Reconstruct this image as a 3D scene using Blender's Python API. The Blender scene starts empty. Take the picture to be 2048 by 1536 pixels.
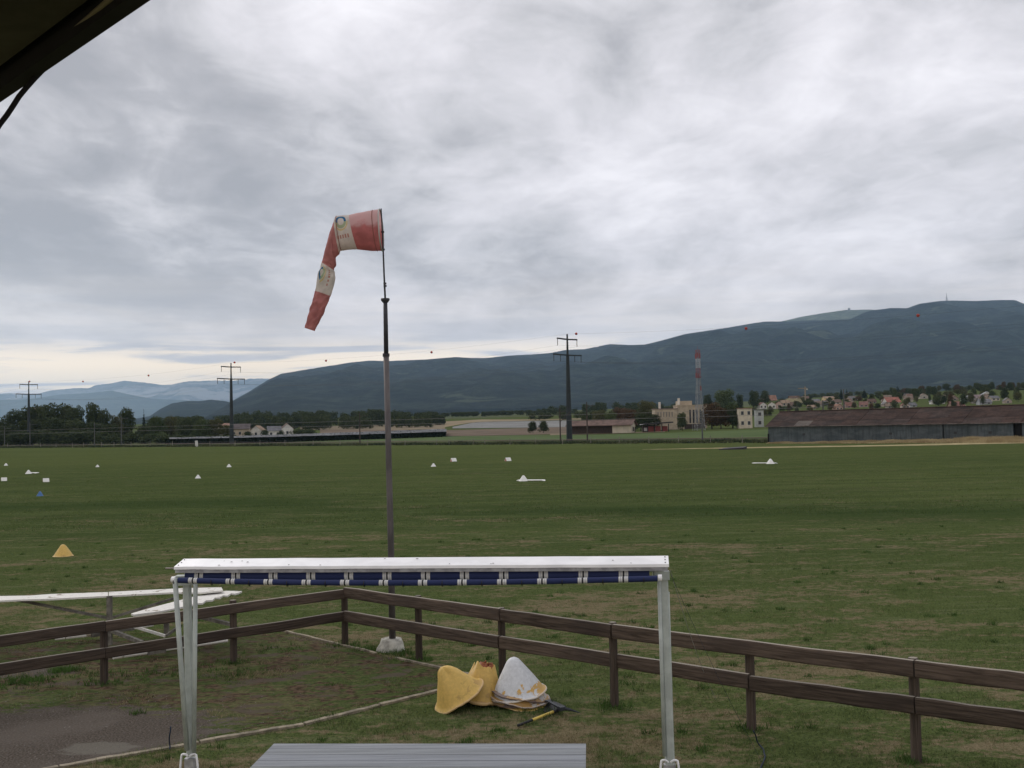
import bpy, math, random
import numpy as np
from math import radians as R, sin, cos, tan, pi, sqrt, atan2
from mathutils import Vector, Matrix, noise as mn
random.seed(7)
RNG = np.random.default_rng(7)
SC = bpy.context.scene
COL = SC.collection

# ------------------------------------------------------------------ camera
FPX, CX, CY = 2196.0, 1024.0, 768.0          # focal length and centre in pixels of the photo
CAM_H = 3.8
PITCH, ROLL = math.atan(87 / FPX), R(1.15)
CAM = Vector((0, 0, CAM_H))
_f = Vector((0, cos(PITCH), sin(PITCH)))
_r = Vector((1, 0, 0)); _u = Vector((0, -sin(PITCH), cos(PITCH)))
_rr = _r * cos(ROLL) - _u * sin(ROLL)
_uu = _u * cos(ROLL) + _r * sin(ROLL)
cd = bpy.data.cameras.new('camera'); cam = bpy.data.objects.new('camera', cd); COL.objects.link(cam)
cd.sensor_fit = 'HORIZONTAL'; cd.sensor_width = 36.0; cd.lens = 36.0 * FPX / 2048.0
cd.clip_start = 0.05; cd.clip_end = 80000
M = Matrix((( _rr.x, _uu.x, -_f.x), (_rr.y, _uu.y, -_f.y), (_rr.z, _uu.z, -_f.z))).to_4x4()
M.translation = CAM
cam.matrix_world = M
SC.camera = cam
SC.view_settings.view_transform = 'Standard'; SC.view_settings.look = 'None'
SC.view_settings.gamma = 1.0; SC.view_settings.use_curve_mapping = False
SC.view_settings.exposure = 0.12
SC.render.engine = 'CYCLES'
SC.cycles.volume_bounces = 1; SC.cycles.max_bounces = 6; SC.cycles.diffuse_bounces = 2
SC.cycles.volume_step_rate = 1.0
SC.cycles.caustics_reflective = False; SC.cycles.caustics_refractive = False

def ray(px, py):
    return (_f + _rr * ((px - CX) / FPX) - _uu * ((py - CY) / FPX))
def PZ(px, py, z=0.0):                      # point on a horizontal plane
    d = ray(px, py); return CAM + d * ((z - CAM_H) / d.z)
def PY(px, py, Y):                          # point at a depth
    d = ray(px, py); return CAM + d * (Y / d.y)
def proj(p):
    d = Vector(p) - CAM; w = d.dot(_f)
    return CX + FPX * d.dot(_rr) / w, CY - FPX * d.dot(_uu) / w

# ------------------------------------------------------------------ sun + sky
SUN_EL, SUN_AZ = R(38), R(-35)              # behind the clouds, ahead of the camera to the left
sl = bpy.data.lights.new('sun', 'SUN'); sun = bpy.data.objects.new('sun', sl); COL.objects.link(sun)
sl.energy = 1.1; sl.angle = R(25); sl.color = (1.0, 0.96, 0.90)
sd = Vector((sin(SUN_AZ) * cos(SUN_EL), cos(SUN_AZ) * cos(SUN_EL), sin(SUN_EL)))
sun.rotation_euler = sd.to_track_quat('Z', 'Y').to_euler()

world = bpy.data.worlds.new('World'); SC.world = world; world.use_nodes = True
nt = world.node_tree; nt.nodes.clear()
class NB:
    """small node helper"""
    def __init__(s, nt): s.nt = nt
    def n(s, t, **kw):
        x = s.nt.nodes.new(t)
        for k, v in kw.items():
            setattr(x, k, v)
        return x
    def put(s, sock, v):
        if isinstance(v, bpy.types.NodeSocket): s.nt.links.new(v, sock)
        else: sock.default_value = v
    def m(s, op, a, b=0.0, c=None, clamp=False):
        x = s.n('ShaderNodeMath', operation=op); x.use_clamp = clamp
        s.put(x.inputs[0], a); s.put(x.inputs[1], b)
        if c is not None: s.put(x.inputs[2], c)
        return x.outputs[0]
    def mr(s, v, a, b, c=0.0, d=1.0, smooth=True):
        x = s.n('ShaderNodeMapRange', interpolation_type='SMOOTHSTEP' if smooth else 'LINEAR')
        s.put(x.inputs[0], v)
        for i, q in enumerate((a, b, c, d)): s.put(x.inputs[1 + i], q)
        return x.outputs[0]
    def noise(s, vec, scale, detail=3.0, rough=0.5, dist=0.0, col=False):
        x = s.n('ShaderNodeTexNoise'); s.put(x.inputs['Vector'], vec)
        x.inputs['Scale'].default_value = scale; x.inputs['Detail'].default_value = detail
        x.inputs['Roughness'].default_value = rough; x.inputs['Distortion'].default_value = dist
        return x.outputs[1 if col else 0]
    def mix(s, f, a, b, blend='MIX'):
        x = s.n('ShaderNodeMix', data_type='RGBA', blend_type=blend)
        s.put(x.inputs[0], f)
        for i, q in ((6, a), (7, b)):
            s.put(x.inputs[i], q if isinstance(q, bpy.types.NodeSocket) else (*q[:3], 1.0))
        return x.outputs[2]
    def scale(s, vec, v3, loc=(0, 0, 0)):
        x = s.n('ShaderNodeMapping'); s.put(x.inputs[0], vec)
        x.inputs['Scale'].default_value = v3; x.inputs['Location'].default_value = loc
        return x.outputs[0]
    def sep(s, vec):
        x = s.n('ShaderNodeSeparateXYZ'); s.put(x.inputs[0], vec); return x.outputs
    def comb(s, x_, y_, z_=0.0):
        x = s.n('ShaderNodeCombineXYZ'); s.put(x.inputs[0], x_); s.put(x.inputs[1], y_); s.put(x.inputs[2], z_); return x.outputs[0]
    def ramp(s, f, stops):
        x = s.n('ShaderNodeValToRGB'); s.put(x.inputs[0], f)
        e = x.color_ramp.elements
        while len(e) < len(stops): e.new(0.5)
        for i, (p, c) in enumerate(stops):
            e[i].position = p; e[i].color = (*c, 1.0)
        return x.outputs[0]
w = NB(nt)
tc = w.n('ShaderNodeTexCoord')
gen = tc.outputs['Generated']
sx, sy, sz = w.sep(gen)
zp = w.m('ADD', w.m('MAXIMUM', sz, 0.0), 0.055)
pl = w.comb(w.m('DIVIDE', sx, zp), w.m('DIVIDE', sy, zp), 0.0)
n_big = w.noise(w.scale(pl, (0.42, 0.30, 1), (3.1, 1.7, 0)), 1.0, 3.0, 0.5, 0.4)
zq = w.m('ADD', w.m('MAXIMUM', sz, 0.0), 0.19)
pq = w.comb(w.m('DIVIDE', sx, zq), w.m('DIVIDE', sy, zq), 0.0)
n_mid = w.noise(w.scale(pq, (2.3, 1.5, 1), (1.4, 3.2, 0)), 1.0, 9.0, 0.57, 0.45)
n_fin = w.noise(w.scale(pq, (8.0, 7.0, 1), (7.4, 2.2, 0)), 1.0, 6.0, 0.6, 0.6)
val = w.m('ADD', w.m('MULTIPLY', n_big, 0.25), w.m('ADD', w.m('MULTIPLY', n_mid, 0.95), w.m('MULTIPLY', n_fin, 0.28)))
def lobe(px, py, rin, rout, amp):
    """one brighter or darker bank of cloud, by its direction"""
    global val
    d = ray(px, py).normalized()
    x = w.n('ShaderNodeVectorMath', operation='DOT_PRODUCT'); w.put(x.inputs[0], gen); x.inputs[1].default_value = d
    a = w.mr(x.outputs['Value'], cos(rout), cos(rin), 0.0, amp)
    val = w.m('ADD', val, a)
lobe(1250, 260, 0.00, 0.14, 0.14)
lobe(1500, 420, 0.00, 0.20, 0.04)
lobe(1050, 420, 0.00, 0.10, 0.06)
lobe(1900, 200, 0.00, 0.20, 0.05)
lobe(250, 330, 0.00, 0.19, -0.13)
lobe(620, 330, 0.00, 0.15, -0.12)
lobe(330, 60, 0.00, 0.10, 0.05)
lobe(780, 110, 0.00, 0.13, 0.05)
lobe(1380, 110, 0.00, 0.13, -0.10)
lobe(100, 470, 0.00, 0.12, -0.05)
cloud = w.ramp(val, [(0.50, (0.41, 0.405, 0.43)), (0.60, (0.50, 0.49, 0.515)), (0.69, (0.65, 0.635, 0.66)), (0.80, (0.80, 0.775, 0.81)), (0.98, (1.02, 0.99, 1.03))])
# paler, warmer air low over the hills, with a thin bright break on the skyline
low = w.mr(sz, 0.03, 0.17, 1.0, 0.0)
streak = w.noise(w.comb(w.m('MULTIPLY', sx, 5.0), w.m('MULTIPLY', sz, 62.0), 0.0), 1.0, 5.0, 0.55, 0.4)
lowcol = w.ramp(streak, [(0.32, (0.74, 0.67, 0.66)), (0.46, (0.92, 0.83, 0.79)), (0.58, (1.10, 0.97, 0.89)), (0.74, (1.25, 1.10, 0.98))])
skyc = w.mix(w.m('MULTIPLY', low, 0.88), cloud, lowcol)
brk = w.m('MULTIPLY', w.mr(sz, 0.058, 0.088, 1.0, 0.0), w.mr(streak, 0.40, 0.52))
skyc = w.mix(w.m('MULTIPLY', brk, w.mr(sx, -0.02, 0.25, 0.9, 0.0)), skyc, (1.85, 1.46, 0.98))
ns = w.n('ShaderNodeTexSky'); ns.sky_type = 'NISHITA'; ns.sun_disc = False
ns.sun_elevation = SUN_EL; ns.sun_rotation = SUN_AZ
bg1 = w.n('ShaderNodeBackground'); nt.links.new(ns.outputs[0], bg1.inputs[0]); bg1.inputs[1].default_value = 0.05
bg2 = w.n('ShaderNodeBackground'); nt.links.new(skyc, bg2.inputs[0]); bg2.inputs[1].default_value = 1.0
ms = w.n('ShaderNodeMixShader'); ms.inputs[0].default_value = 0.95
nt.links.new(bg1.outputs[0], ms.inputs[1]); nt.links.new(bg2.outputs[0], ms.inputs[2])
wo = w.n('ShaderNodeOutputWorld'); nt.links.new(ms.outputs[0], wo.inputs[0])
world.cycles.sampling_method = 'MANUAL'; world.cycles.sample_map_resolution = 512

# ------------------------------------------------------------------ materials
MATS = {}
def mat(name, col, rough=0.8, var=0.0, vscale=3.0, bump=0.0, bscale=30.0, metal=0.0, col2=None, spec=0.3, stretch=(1, 1, 1), obj_random=0.0, translucent=0.0):
    if name in MATS: return MATS[name]
    m = bpy.data.materials.new(name); m.use_nodes = True; MATS[name] = m
    nt = m.node_tree; b = nt.nodes['Principled BSDF']; k = NB(nt)
    b.inputs['Roughness'].default_value = rough; b.inputs['Metallic'].default_value = metal
    b.inputs['Specular IOR Level'].default_value = spec
    tcn = k.n('ShaderNodeTexCoord'); v = k.scale(tcn.outputs['Object'], stretch)
    c = None
    if var > 0 or col2:
        f = k.noise(v, vscale, 6.0, 0.6, 0.3)
        f = k.mr(f, 0.36, 0.64)
        a = tuple(x * (1 - var) for x in col); c2 = col2 or tuple(min(1, x * (1 + var)) for x in col)
        c = k.mix(f, a, c2)
    else:
        c = k.n('ShaderNodeRGB').outputs[0]; c.default_value = (*col, 1)
    if obj_random:
        oi = k.n('ShaderNodeObjectInfo')
        g = k.mr(oi.outputs['Random'], 0, 1, 1 - obj_random, 1 + obj_random, False)
        c = k.mix(1.0, c, k.comb(g, g, k.m('MULTIPLY', g, g)), 'MULTIPLY')
    nt.links.new(c, b.inputs['Base Color'])
    if bump > 0:
        bn = k.n('ShaderNodeBump'); bn.inputs['Strength'].default_value = bump; bn.inputs['Distance'].default_value = 0.02
        nt.links.new(k.noise(v, bscale, 4.0, 0.6), bn.inputs['Height']); nt.links.new(bn.outputs[0], b.inputs['Normal'])
    if translucent:
        tr = k.n('ShaderNodeBsdfTranslucent'); nt.links.new(c, tr.inputs[0])
        mx = k.n('ShaderNodeMixShader'); mx.inputs[0].default_value = translucent
        nt.links.new(b.outputs[0], mx.inputs[1]); nt.links.new(tr.outputs[0], mx.inputs[2])
        nt.links.new(mx.outputs[0], nt.nodes['Material Output'].inputs[0])
    return m

# ------------------------------------------------------------------ mesh helpers
class MB:
    def __init__(s): s.v = []; s.f = []; s.mi = []
    def add(s, vs, fs, mi=0):
        o = len(s.v); s.v += [tuple(v) for v in vs]; s.f += [tuple(i + o for i in f) for f in fs]; s.mi += [mi] * len(fs)
    def box(s, c, size, rot=None, mi=0):
        c = Vector(c); hx, hy, hz = (q / 2 for q in size)
        m = rot if rot is not None else Matrix.Identity(3)
        vs = [c + m @ Vector((x * hx, y * hy, z * hz)) for z in (-1, 1) for y in (-1, 1) for x in (-1, 1)]
        s.add(vs, [(0, 2, 3, 1), (4, 5, 7, 6), (0, 1, 5, 4), (2, 6, 7, 3), (0, 4, 6, 2), (1, 3, 7, 5)], mi)
    def beam(s, a, b, wd, ht, mi=0, up=(0, 0, 1), bevel=0.0):
        a = Vector(a); b = Vector(b); d = (b - a); L = d.length; d.normalize()
        x = d.cross(Vector(up)); x.normalize(); z = x.cross(d)
        if bevel:
            q = bevel; prof = [(-wd/2+q, -ht/2), (wd/2-q, -ht/2), (wd/2, -ht/2+q), (wd/2, ht/2-q), (wd/2-q, ht/2), (-wd/2+q, ht/2), (-wd/2, ht/2-q), (-wd/2, -ht/2+q)]
        else: prof = [(-wd/2, -ht/2), (wd/2, -ht/2), (wd/2, ht/2), (-wd/2, ht/2)]
        n = len(prof)
        vs = [p + x * i + z * j for p in (a, b) for i, j in prof]
        s.add(vs, [(i, (i + 1) % n, n + (i + 1) % n, n + i) for i in range(n)] + [tuple(range(n))[::-1], tuple(range(n, 2 * n))], mi)
    def tube(s, pts, rad, n=8, mi=0, cap=True):
        pts = [Vector(p) for p in pts]
        if not hasattr(rad, '__len__'): rad = [rad] * len(pts)
        rings = []; prev = None
        for i, p in enumerate(pts):
            d = (pts[min(i + 1, len(pts) - 1)] - pts[max(i - 1, 0)]).normalized()
            if prev is None:
                x = d.cross(Vector((0, 0, 1)))
                if x.length < 1e-3: x = d.cross(Vector((1, 0, 0)))
                x.normalize()
            else: x = (prev - d * prev.dot(d)).normalized()
            prev = x; y = d.cross(x)
            rings.append([p + (x * cos(2 * pi * k / n) + y * sin(2 * pi * k / n)) * rad[i] for k in range(n)])
        vs = [v for r in rings for v in r]; fs = []
        for i in range(len(pts) - 1):
            for k in range(n):
                a = i * n + k; b = i * n + (k + 1) % n
                fs.append((a, b, b + n, a + n))
        if cap: fs += [tuple(range(n))[::-1], tuple(range((len(pts) - 1) * n, len(pts) * n))]
        s.add(vs, fs, mi)
    def lathe(s, prof, n=24, mi=0, c=(0, 0, 0), rot=None, wob=None):
        c = Vector(c); m = rot or Matrix.Identity(3); vs = []
        for j, (r, z) in enumerate(prof):
            for k in range(n):
                a = 2 * pi * k / n; q = 1.0 + (wob(a, j) if wob else 0)
                vs.append(c + m @ Vector((r * q * cos(a), r * q * sin(a), z)))
        fs = [(j * n + k, j * n + (k + 1) % n, (j + 1) * n + (k + 1) % n, (j + 1) * n + k) for j in range(len(prof) - 1) for k in range(n)]
        s.add(vs, fs, mi)
    def quad(s, a, b, c, d, mi=0): s.add([a, b, c, d], [(0, 1, 2, 3)], mi)
    def build(s, name, mats, parent=None, smooth=False):
        me = bpy.data.meshes.new(name); me.from_pydata(s.v, [], s.f); 
        if not isinstance(mats, (list, tuple)): mats = [mats]
        for m in mats: me.materials.append(m)
        if len(mats) > 1: me.polygons.foreach_set('material_index', s.mi)
        if smooth: me.polygons.foreach_set('use_smooth', [True] * len(me.polygons))
        me.update()
        o = bpy.data.objects.new(name, me); COL.objects.link(o)
        if parent is not None:
            o.parent = parent
            me.transform(Matrix.Translation(-Vector(parent.location)))
        return o
def tag(o, label=None, cat=None, group=None, kind=None):
    if label: o['label'] = label
    if cat: o['category'] = cat
    if group: o['group'] = group
    if kind: o['kind'] = kind
    return o
def thing(name, label, cat, loc, group=None):
    o = bpy.data.objects.new(name, None); COL.objects.link(o); o.location = Vector(loc); o.empty_display_size = 0.2
    return tag(o, label, cat, group)
def recentre(o):
    """put a one-mesh thing's origin at its base"""
    vs = [v.co for v in o.data.vertices]; c = Vector(((min(v.x for v in vs) + max(v.x for v in vs)) / 2, (min(v.y for v in vs) + max(v.y for v in vs)) / 2, min(v.z for v in vs)))
    o.data.transform(Matrix.Translation(-c)); o.location = c; return o
def copy_tree(o, loc=None, rz=None, sc=None, parent=None, label=None, group=None, kids=None):
    c = o.copy(); COL.objects.link(c)
    if parent is not None: c.parent = parent
    if loc is not None: c.location = loc
    if rz is not None: c.rotation_euler = (0, 0, rz)
    if sc is not None: c.scale = sc
    if label: c['label'] = label
    if group: c['group'] = group
    for ch in KIDS.get(o.name, []): copy_tree(ch, parent=c)
    return c
KIDS = {}
def index_kids(o):
    KIDS[o.name] = [c for c in COL.objects if c.parent is o]
    for c in KIDS[o.name]: index_kids(c)
def fast_mesh(name, V, F, m, smooth=False):
    """numpy vertices (n,3) and faces (k,3|4)"""
    me = bpy.data.meshes.new(name); nf, k = F.shape
    me.vertices.add(len(V)); me.vertices.foreach_set('co', V.astype(np.float32).ravel())
    me.loops.add(nf * k); me.loops.foreach_set('vertex_index', F.astype(np.int32).ravel())
    me.polygons.add(nf); me.polygons.foreach_set('loop_start', np.arange(nf, dtype=np.int32) * k)
    me.polygons.foreach_set('loop_total', np.full(nf, k, dtype=np.int32))
    if smooth: me.polygons.foreach_set('use_smooth', np.ones(nf, dtype=bool))
    me.materials.append(m); me.update(calc_edges=True); me.validate()
    o = bpy.data.objects.new(name, me); COL.objects.link(o); return o

# ------------------------------------------------------------------ terrain
L0 = Vector((11.0, 238.0)); LD = Vector((-111, 94)).normalized(); LN = Vector((94, 111)).normalized()
def ss(t): t = max(0.0, min(1.0, t)); return t * t * (3 - 2 * t)
def tz(x, y):
    wv = (x - L0.x) * LN.x + (y - L0.y) * LN.y
    A = 24 + 8 * ss(x / max(y, 1) / 0.45)
    z = A * ss((wv - 30) / 1000.0) + (20 + 50 * ss(x / max(y, 1) / 0.4)) * ss((wv - 1100) / 3000.0)
    z += 0.25 * ss((x - 52) / 30) * ss((y - 120) / 40)
    if wv > 150: z += 1.2 * ss((wv - 150) / 300) * mn.noise(Vector((x / 140, y / 140, 0.3)))
    return z
def at(px, Y, dz=0.0):
    """ground point seen in column px at depth Y"""
    X = (px - CX) / FPX * Y
    for _ in range(6):
        q = proj((X, Y, tz(X, Y) + dz))[0]; X += (px - q) * Y / FPX
    return Vector((X, Y, tz(X, Y) + dz))
def seat(px, py, Y0=300, Y1=2200):
    """ground point seen at a pixel, beyond Y0"""
    Y = Y0
    best = None
    while Y < Y1:
        p = at(px, Y); q = proj(p)[1]
        if q <= py: return p
        if best is None or q < best[0]: best = (q, p)
        Y *= 1.02
    return best[1]

# turf colour by place: shared by the ground sheet and the blades growing on it
def turf_group():
    g = bpy.data.node_groups.new('turf_colour', 'ShaderNodeTree')
    g.interface.new_socket('Color', in_out='OUTPUT', socket_type='NodeSocketColor')
    g.interface.new_socket('Dry', in_out='OUTPUT', socket_type='NodeSocketFloat')
    k = NB(g); go = k.n('NodeGroupOutput')
    pos = k.n('ShaderNodeNewGeometry').outputs['Position']
    px, py, pz = k.sep(pos)
    p2 = k.comb(px, py, 0.0)
    far = k.mr(py, 25, 120)
    n1 = k.noise(k.scale(p2, (0.16, 0.34, 1)), 1.0, 5.0, 0.6, 0.6)
    n2 = k.noise(k.scale(p2, (1.1, 1.9, 1), (4, 9, 0)), 1.0, 5.0, 0.62, 0.4)
    n3 = k.noise(k.scale(p2, (6.0, 9.0, 1), (1, 2, 0)), 1.0, 4.0, 0.65, 0.2)
    n4 = k.noise(k.scale(p2, (0.012, 0.035, 1), (8, 1, 0)), 1.0, 3.0, 0.5, 0.5)
    n5 = k.noise(k.scale(p2, (24.0, 30.0, 1), (3, 2, 0)), 1.0, 3.0, 0.6, 0.2)
    green = k.mix(k.mr(n3, 0.3, 0.7), (0.034, 0.052, 0.015), (0.086, 0.108, 0.036))
    green = k.mix(k.mr(n4, 0.35, 0.65, 0.0, 0.5), green, (0.088, 0.106, 0.034))
    n6 = k.noise(k.scale(p2, (0.035, 0.42, 1), (2, 6, 0)), 1.0, 5.0, 0.62, 0.3)
    n7 = k.noise(k.scale(p2, (0.5, 2.6, 1), (6, 6, 0)), 1.0, 4.0, 0.6, 0.3)
    green = k.mix(k.m('MULTIPLY', k.mr(n6, 0.40, 0.60), k.mr(py, 20, 60, 0.15, 0.50)), green, (0.034, 0.050, 0.016))
    green = k.mix(k.m('MULTIPLY', k.mr(n7, 0.52, 0.66), 0.6), green, (0.120, 0.128, 0.058))
    green = k.mix(k.m('MULTIPLY', k.mr(n5, 0.42, 0.64), 0.65), green, (0.014, 0.022, 0.010))
    dry = k.m('ADD', k.m('MULTIPLY', n1, 0.42), k.m('ADD', k.m('MULTIPLY', n2, 0.40), k.m('MULTIPLY', n3, 0.38)))
    thr = k.mr(py, 10, 60, 0.565, 0.66, False)
    drym = k.mr(dry, thr, k.m('ADD', thr, 0.09))
    # a darker green band across the field, with little dry grass
    band_n = k.noise(k.scale(p2, (0.05, 0.1, 1)), 1.0, 3.0, 0.6, 0.3)
    yc = k.m('ADD', k.mr(px, -16, 14, 60, 45, False), k.m('MULTIPLY', k.m('SUBTRACT', band_n, 0.5), 9.0))
    dy = k.m('ABSOLUTE', k.m('SUBTRACT', py, yc))
    band = k.m('MULTIPLY', k.mr(dy, 0.5, 6.5, 1.0, 0.0), k.mr(band_n, 0.30, 0.52))
    drym = k.m('MULTIPLY', drym, k.m('SUBTRACT', 1.0, k.m('MULTIPLY', band, 0.95)))
    green = k.mix(k.m('MULTIPLY', band, 0.6), green, (0.024, 0.040, 0.013))
    dryc = k.mix(k.mr(n5, 0.35, 0.65), (0.090, 0.068, 0.040), (0.205, 0.158, 0.095))
    col = k.mix(k.m('MULTIPLY', drym, 0.72), green, dryc)
    # beyond the near field the grass reads more even and a little yellower
    col = k.mix(k.mr(py, 60, 190, 0.0, 0.30), col, (0.090, 0.106, 0.034))
    g.links.new(col, go.inputs[0]); g.links.new(drym, go.inputs[1])
    return g
TURF = turf_group()
def turf_mat(name, gain=1.0, bump=0.6, translucent=0.0, far_fields=False):
    m = bpy.data.materials.new(name); m.use_nodes = True; nt = m.node_tree; k = NB(nt); b = nt.nodes['Principled BSDF']
    gr = k.n('ShaderNodeGroup'); gr.node_tree = TURF
    b.inputs['Roughness'].default_value = 1.0; b.inputs['Specular IOR Level'].default_value = 0.0
    c = k.mix(1.0, gr.outputs[0], (gain * 1.22, gain * 1.22, gain * 1.34), 'MULTIPLY')
    pos = k.n('ShaderNodeNewGeometry').outputs['Position']
    if bump:
        px, py, pz = k.sep(pos)
        h = k.m('ADD', k.noise(pos, 9.0, 4.0, 0.65), k.m('MULTIPLY', k.noise(pos, 1.6, 3.0, 0.5), 1.5))
        bn = k.n('ShaderNodeBump'); bn.inputs['Distance'].default_value = 0.05
        bn.inputs['Strength'].default_value = bump
        nt.links.new(h, bn.inputs['Height']); nt.links.new(bn.outputs[0], b.inputs['Normal'])
    nt.links.new(c, b.inputs['Base Color'])
    if translucent:
        tr = k.n('ShaderNodeBsdfTranslucent'); nt.links.new(c, tr.inputs[0])
        mx = k.n('ShaderNodeMixShader'); mx.inputs[0].default_value = translucent
        nt.links.new(b.outputs[0], mx.inputs[1]); nt.links.new(tr.outputs[0], mx.inputs[2])
        nt.links.new(mx.outputs[0], nt.nodes['Material Output'].inputs[0])
    return m
def ground():
    Ys = list(np.linspace(-60, 200, 27)); y = 200.0
    while y < 7000: y *= 1.022; Ys.append(y)
    As = np.linspace(-1.5, 1.5, 141)
    V = []
    for Y in Ys:
        for a in As:
            X = a * max(Y, 200.0); V.append((X, Y, tz(X, Y)))
    n = len(As); F = [(j * n + i, j * n + i + 1, (j + 1) * n + i + 1, (j + 1) * n + i) for j in range(len(Ys) - 1) for i in range(n - 1)]
    o = fast_mesh('ground', np.array(V), np.array(F), turf_mat('turf_ground'), smooth=True)
    tag(o, kind='structure')
ground()

# ------------------------------------------------------------------ mountains
def interp(tab, x):
    if x <= tab[0][0]: return tab[0][1]
    for (x0, y0), (x1, y1) in zip(tab, tab[1:]):
        if x <= x1: return y0 + (y1 - y0) * (x - x0) / (x1 - x0)
    return tab[-1][1]
def ridge(name, tab, Dr, Df, x0, x1, ncol, nrow, m, rough, zfoot, power=1.0, jag=6.0, seed=0.0, fine=900.0):
    """a range whose crest follows the skyline, with spurs and gullies down its face"""
    V = []; rows = nrow + 10
    for i in range(ncol):
        px = x0 + (x1 - x0) * i / (ncol - 1)
        c = PY(px, interp(tab, px), Dr); a = c.x / Dr
        zr = max(c.z, zfoot + 5)
        D = Dr * (1 + 0.05 * mn.noise(Vector((a * 9, seed, 0))))
        for j in range(rows):
            if j <= nrow:
                t = j / nrow
                Y = Df + (D - Df) * t; X = a * Y
                base = zfoot + (zr * D / Dr - zfoot) * (t ** power)
                n = mn.noise(Vector((X / fine, Y / fine * 0.45, seed))) + 0.55 * mn.noise(Vector((X / fine * 2.7, Y / fine * 1.3, seed + 3))) + 0.3 * mn.noise(Vector((X / fine * 7, Y / fine * 4, seed + 7)))
                z = base + rough * min(1.0, (zr - zfoot) / 700.0) * n * sin(pi * min(1, t)) ** 0.8 + (jag * mn.noise(Vector((X / 70, Y / 70, seed))) if t > 0.3 else 0)
                z = min(z, CAM_H + (c.z - CAM_H) / Dr * Y - (1 - t) * (30 if t > 0.9 else 3 + 0.02 * (zr - zfoot)) * min(1, (1 - t) * 12))
                if t < 0.001: z = zfoot - 30
            else:
                t = (j - nrow) / 9; Y = D + t * (D - Df) * 0.5; X = a * Y
                z = zr * D / Dr - (zr - zfoot) * ss(t) * 0.8 - 2 * t
                if j == nrow + 9: z = zfoot - 30
            V.append((X, Y, z))
    F = [(i * rows + j, (i + 1) * rows + j, (i + 1) * rows + j + 1, i * rows + j + 1) for i in range(ncol - 1) for j in range(rows - 1)]
    o = fast_mesh(name, np.array(V), np.array(F), m, smooth=True); tag(o, kind='structure'); return o
def forest_mat(name, c1, c2, c3, s=0.004, patch=0.62):
    m = bpy.data.materials.new(name); m.use_nodes = True; nt = m.node_tree; k = NB(nt); b = nt.nodes['Principled BSDF']
    b.inputs['Roughness'].default_value = 1.0; b.inputs['Specular IOR Level'].default_value = 0.05
    pos = k.n('ShaderNodeNewGeometry').outputs['Position']
    v = k.scale(pos, (1, 1, 2.2))
    f1 = k.noise(v, s, 7.0, 0.66, 0.3); f2 = k.noise(v, s * 5, 6.0, 0.7, 0.2); f3 = k.noise(v, s * 0.6, 8.0, 0.66, 0.4)
    c = k.mix(k.mr(f1, 0.38, 0.62), c1, c2)
    c = k.mix(k.mr(f2, 0.42, 0.6, 0.0, 0.75), c, tuple(x * 0.35 for x in c1))
    c = k.mix(k.m('MULTIPLY', k.mr(f3, patch, patch + 0.05), 0.8), c, c3)
    nt.links.new(c, b.inputs['Base Color'])
    bn = k.n('ShaderNodeBump'); bn.inputs['Distance'].default_value = 130.0; bn.inputs['Strength'].default_value = 0.9
    nt.links.new(k.m('ADD', f1, k.m('MULTIPLY', f2, 0.4)), bn.inputs['Height']); nt.links.new(bn.outputs[0], b.inputs['Normal'])
    return m
T_MAIN = [(355, 868), (380, 848), (430, 822), (464, 802), (500, 782), (535, 760), (560, 748), (600, 741), (650, 733), (700, 725), (740, 721), (770, 722), (850, 719), (910, 714), (945, 716), (970, 716), (1000, 713), (1020, 711), (1060, 709), (1100, 706), (1130, 700), (1170, 698), (1200, 692), (1220, 688), (1260, 690), (1290, 689), (1315, 683), (1345, 675), (1370, 668), (1430, 659), (1480, 651), (1525, 643), (1575, 643), (1610, 641), (1650, 640), (1700, 638), (1735, 622), (1780, 616), (1815, 616), (1840, 607), (1880, 602), (1900, 601), (1950, 602), (2000, 600), (2030, 600), (2048, 607), (2100, 622), (2250, 640), (2500, 655), (3100, 700)]
T_PEAK = [(1480, 665), (1540, 648), (1600, 634), (1640, 627), (1690, 620), (1740, 619), (1790, 622), (1850, 632), (1950, 660)]
T_MID = [(-900, 800), (-500, 790), (-200, 800), (-60, 797), (0, 800), (60, 798), (120, 789), (180, 786), (223, 781), (255, 788), (300, 797), (360, 800), (420, 803), (520, 806), (700, 812)]
T_FAR = [(-900, 780), (-400, 770), (-200, 782), (-60, 786), (0, 787), (20, 786), (50, 789), (75, 788), (100, 781), (150, 776), (180, 776), (190, 770), (220, 767), (250, 761), (290, 765), (325, 770), (345, 769), (370, 763), (420, 761), (470, 761), (500, 757), (530, 757), (600, 760), (760, 775)]
T_SPUR = [(200, 850), (300, 832), (320, 818), (345, 806), (375, 802), (400, 802), (420, 799), (450, 802), (480, 810), (560, 830), (640, 850)]
ridge('main_mountain_ridge', T_MAIN, 10000, 3600, 360, 3100, 520, 90, forest_mat('jura_forest', (0.006, 0.012, 0.012), (0.034, 0.048, 0.036), (0.075, 0.092, 0.06)), 120, 62, 0.95, 7.0, 1.0)
ridge('bald_summit', T_PEAK, 12500, 8500, 1460, 1960, 120, 30, forest_mat('alpine_pasture', (0.10, 0.12, 0.07), (0.16, 0.18, 0.11), (0.05, 0.07, 0.04), 0.002), 40, 500, 1.0, 5.0, 4.0)
ridge('middle_mountain_range', T_MID, 19000, 13500, -900, 700, 220, 40, forest_mat('distant_forest', (0.03, 0.045, 0.03), (0.06, 0.075, 0.05), (0.11, 0.12, 0.09), 0.0016, 0.6), 160, 60, 1.0, 10.0, 9.0, 2500.0)
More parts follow.
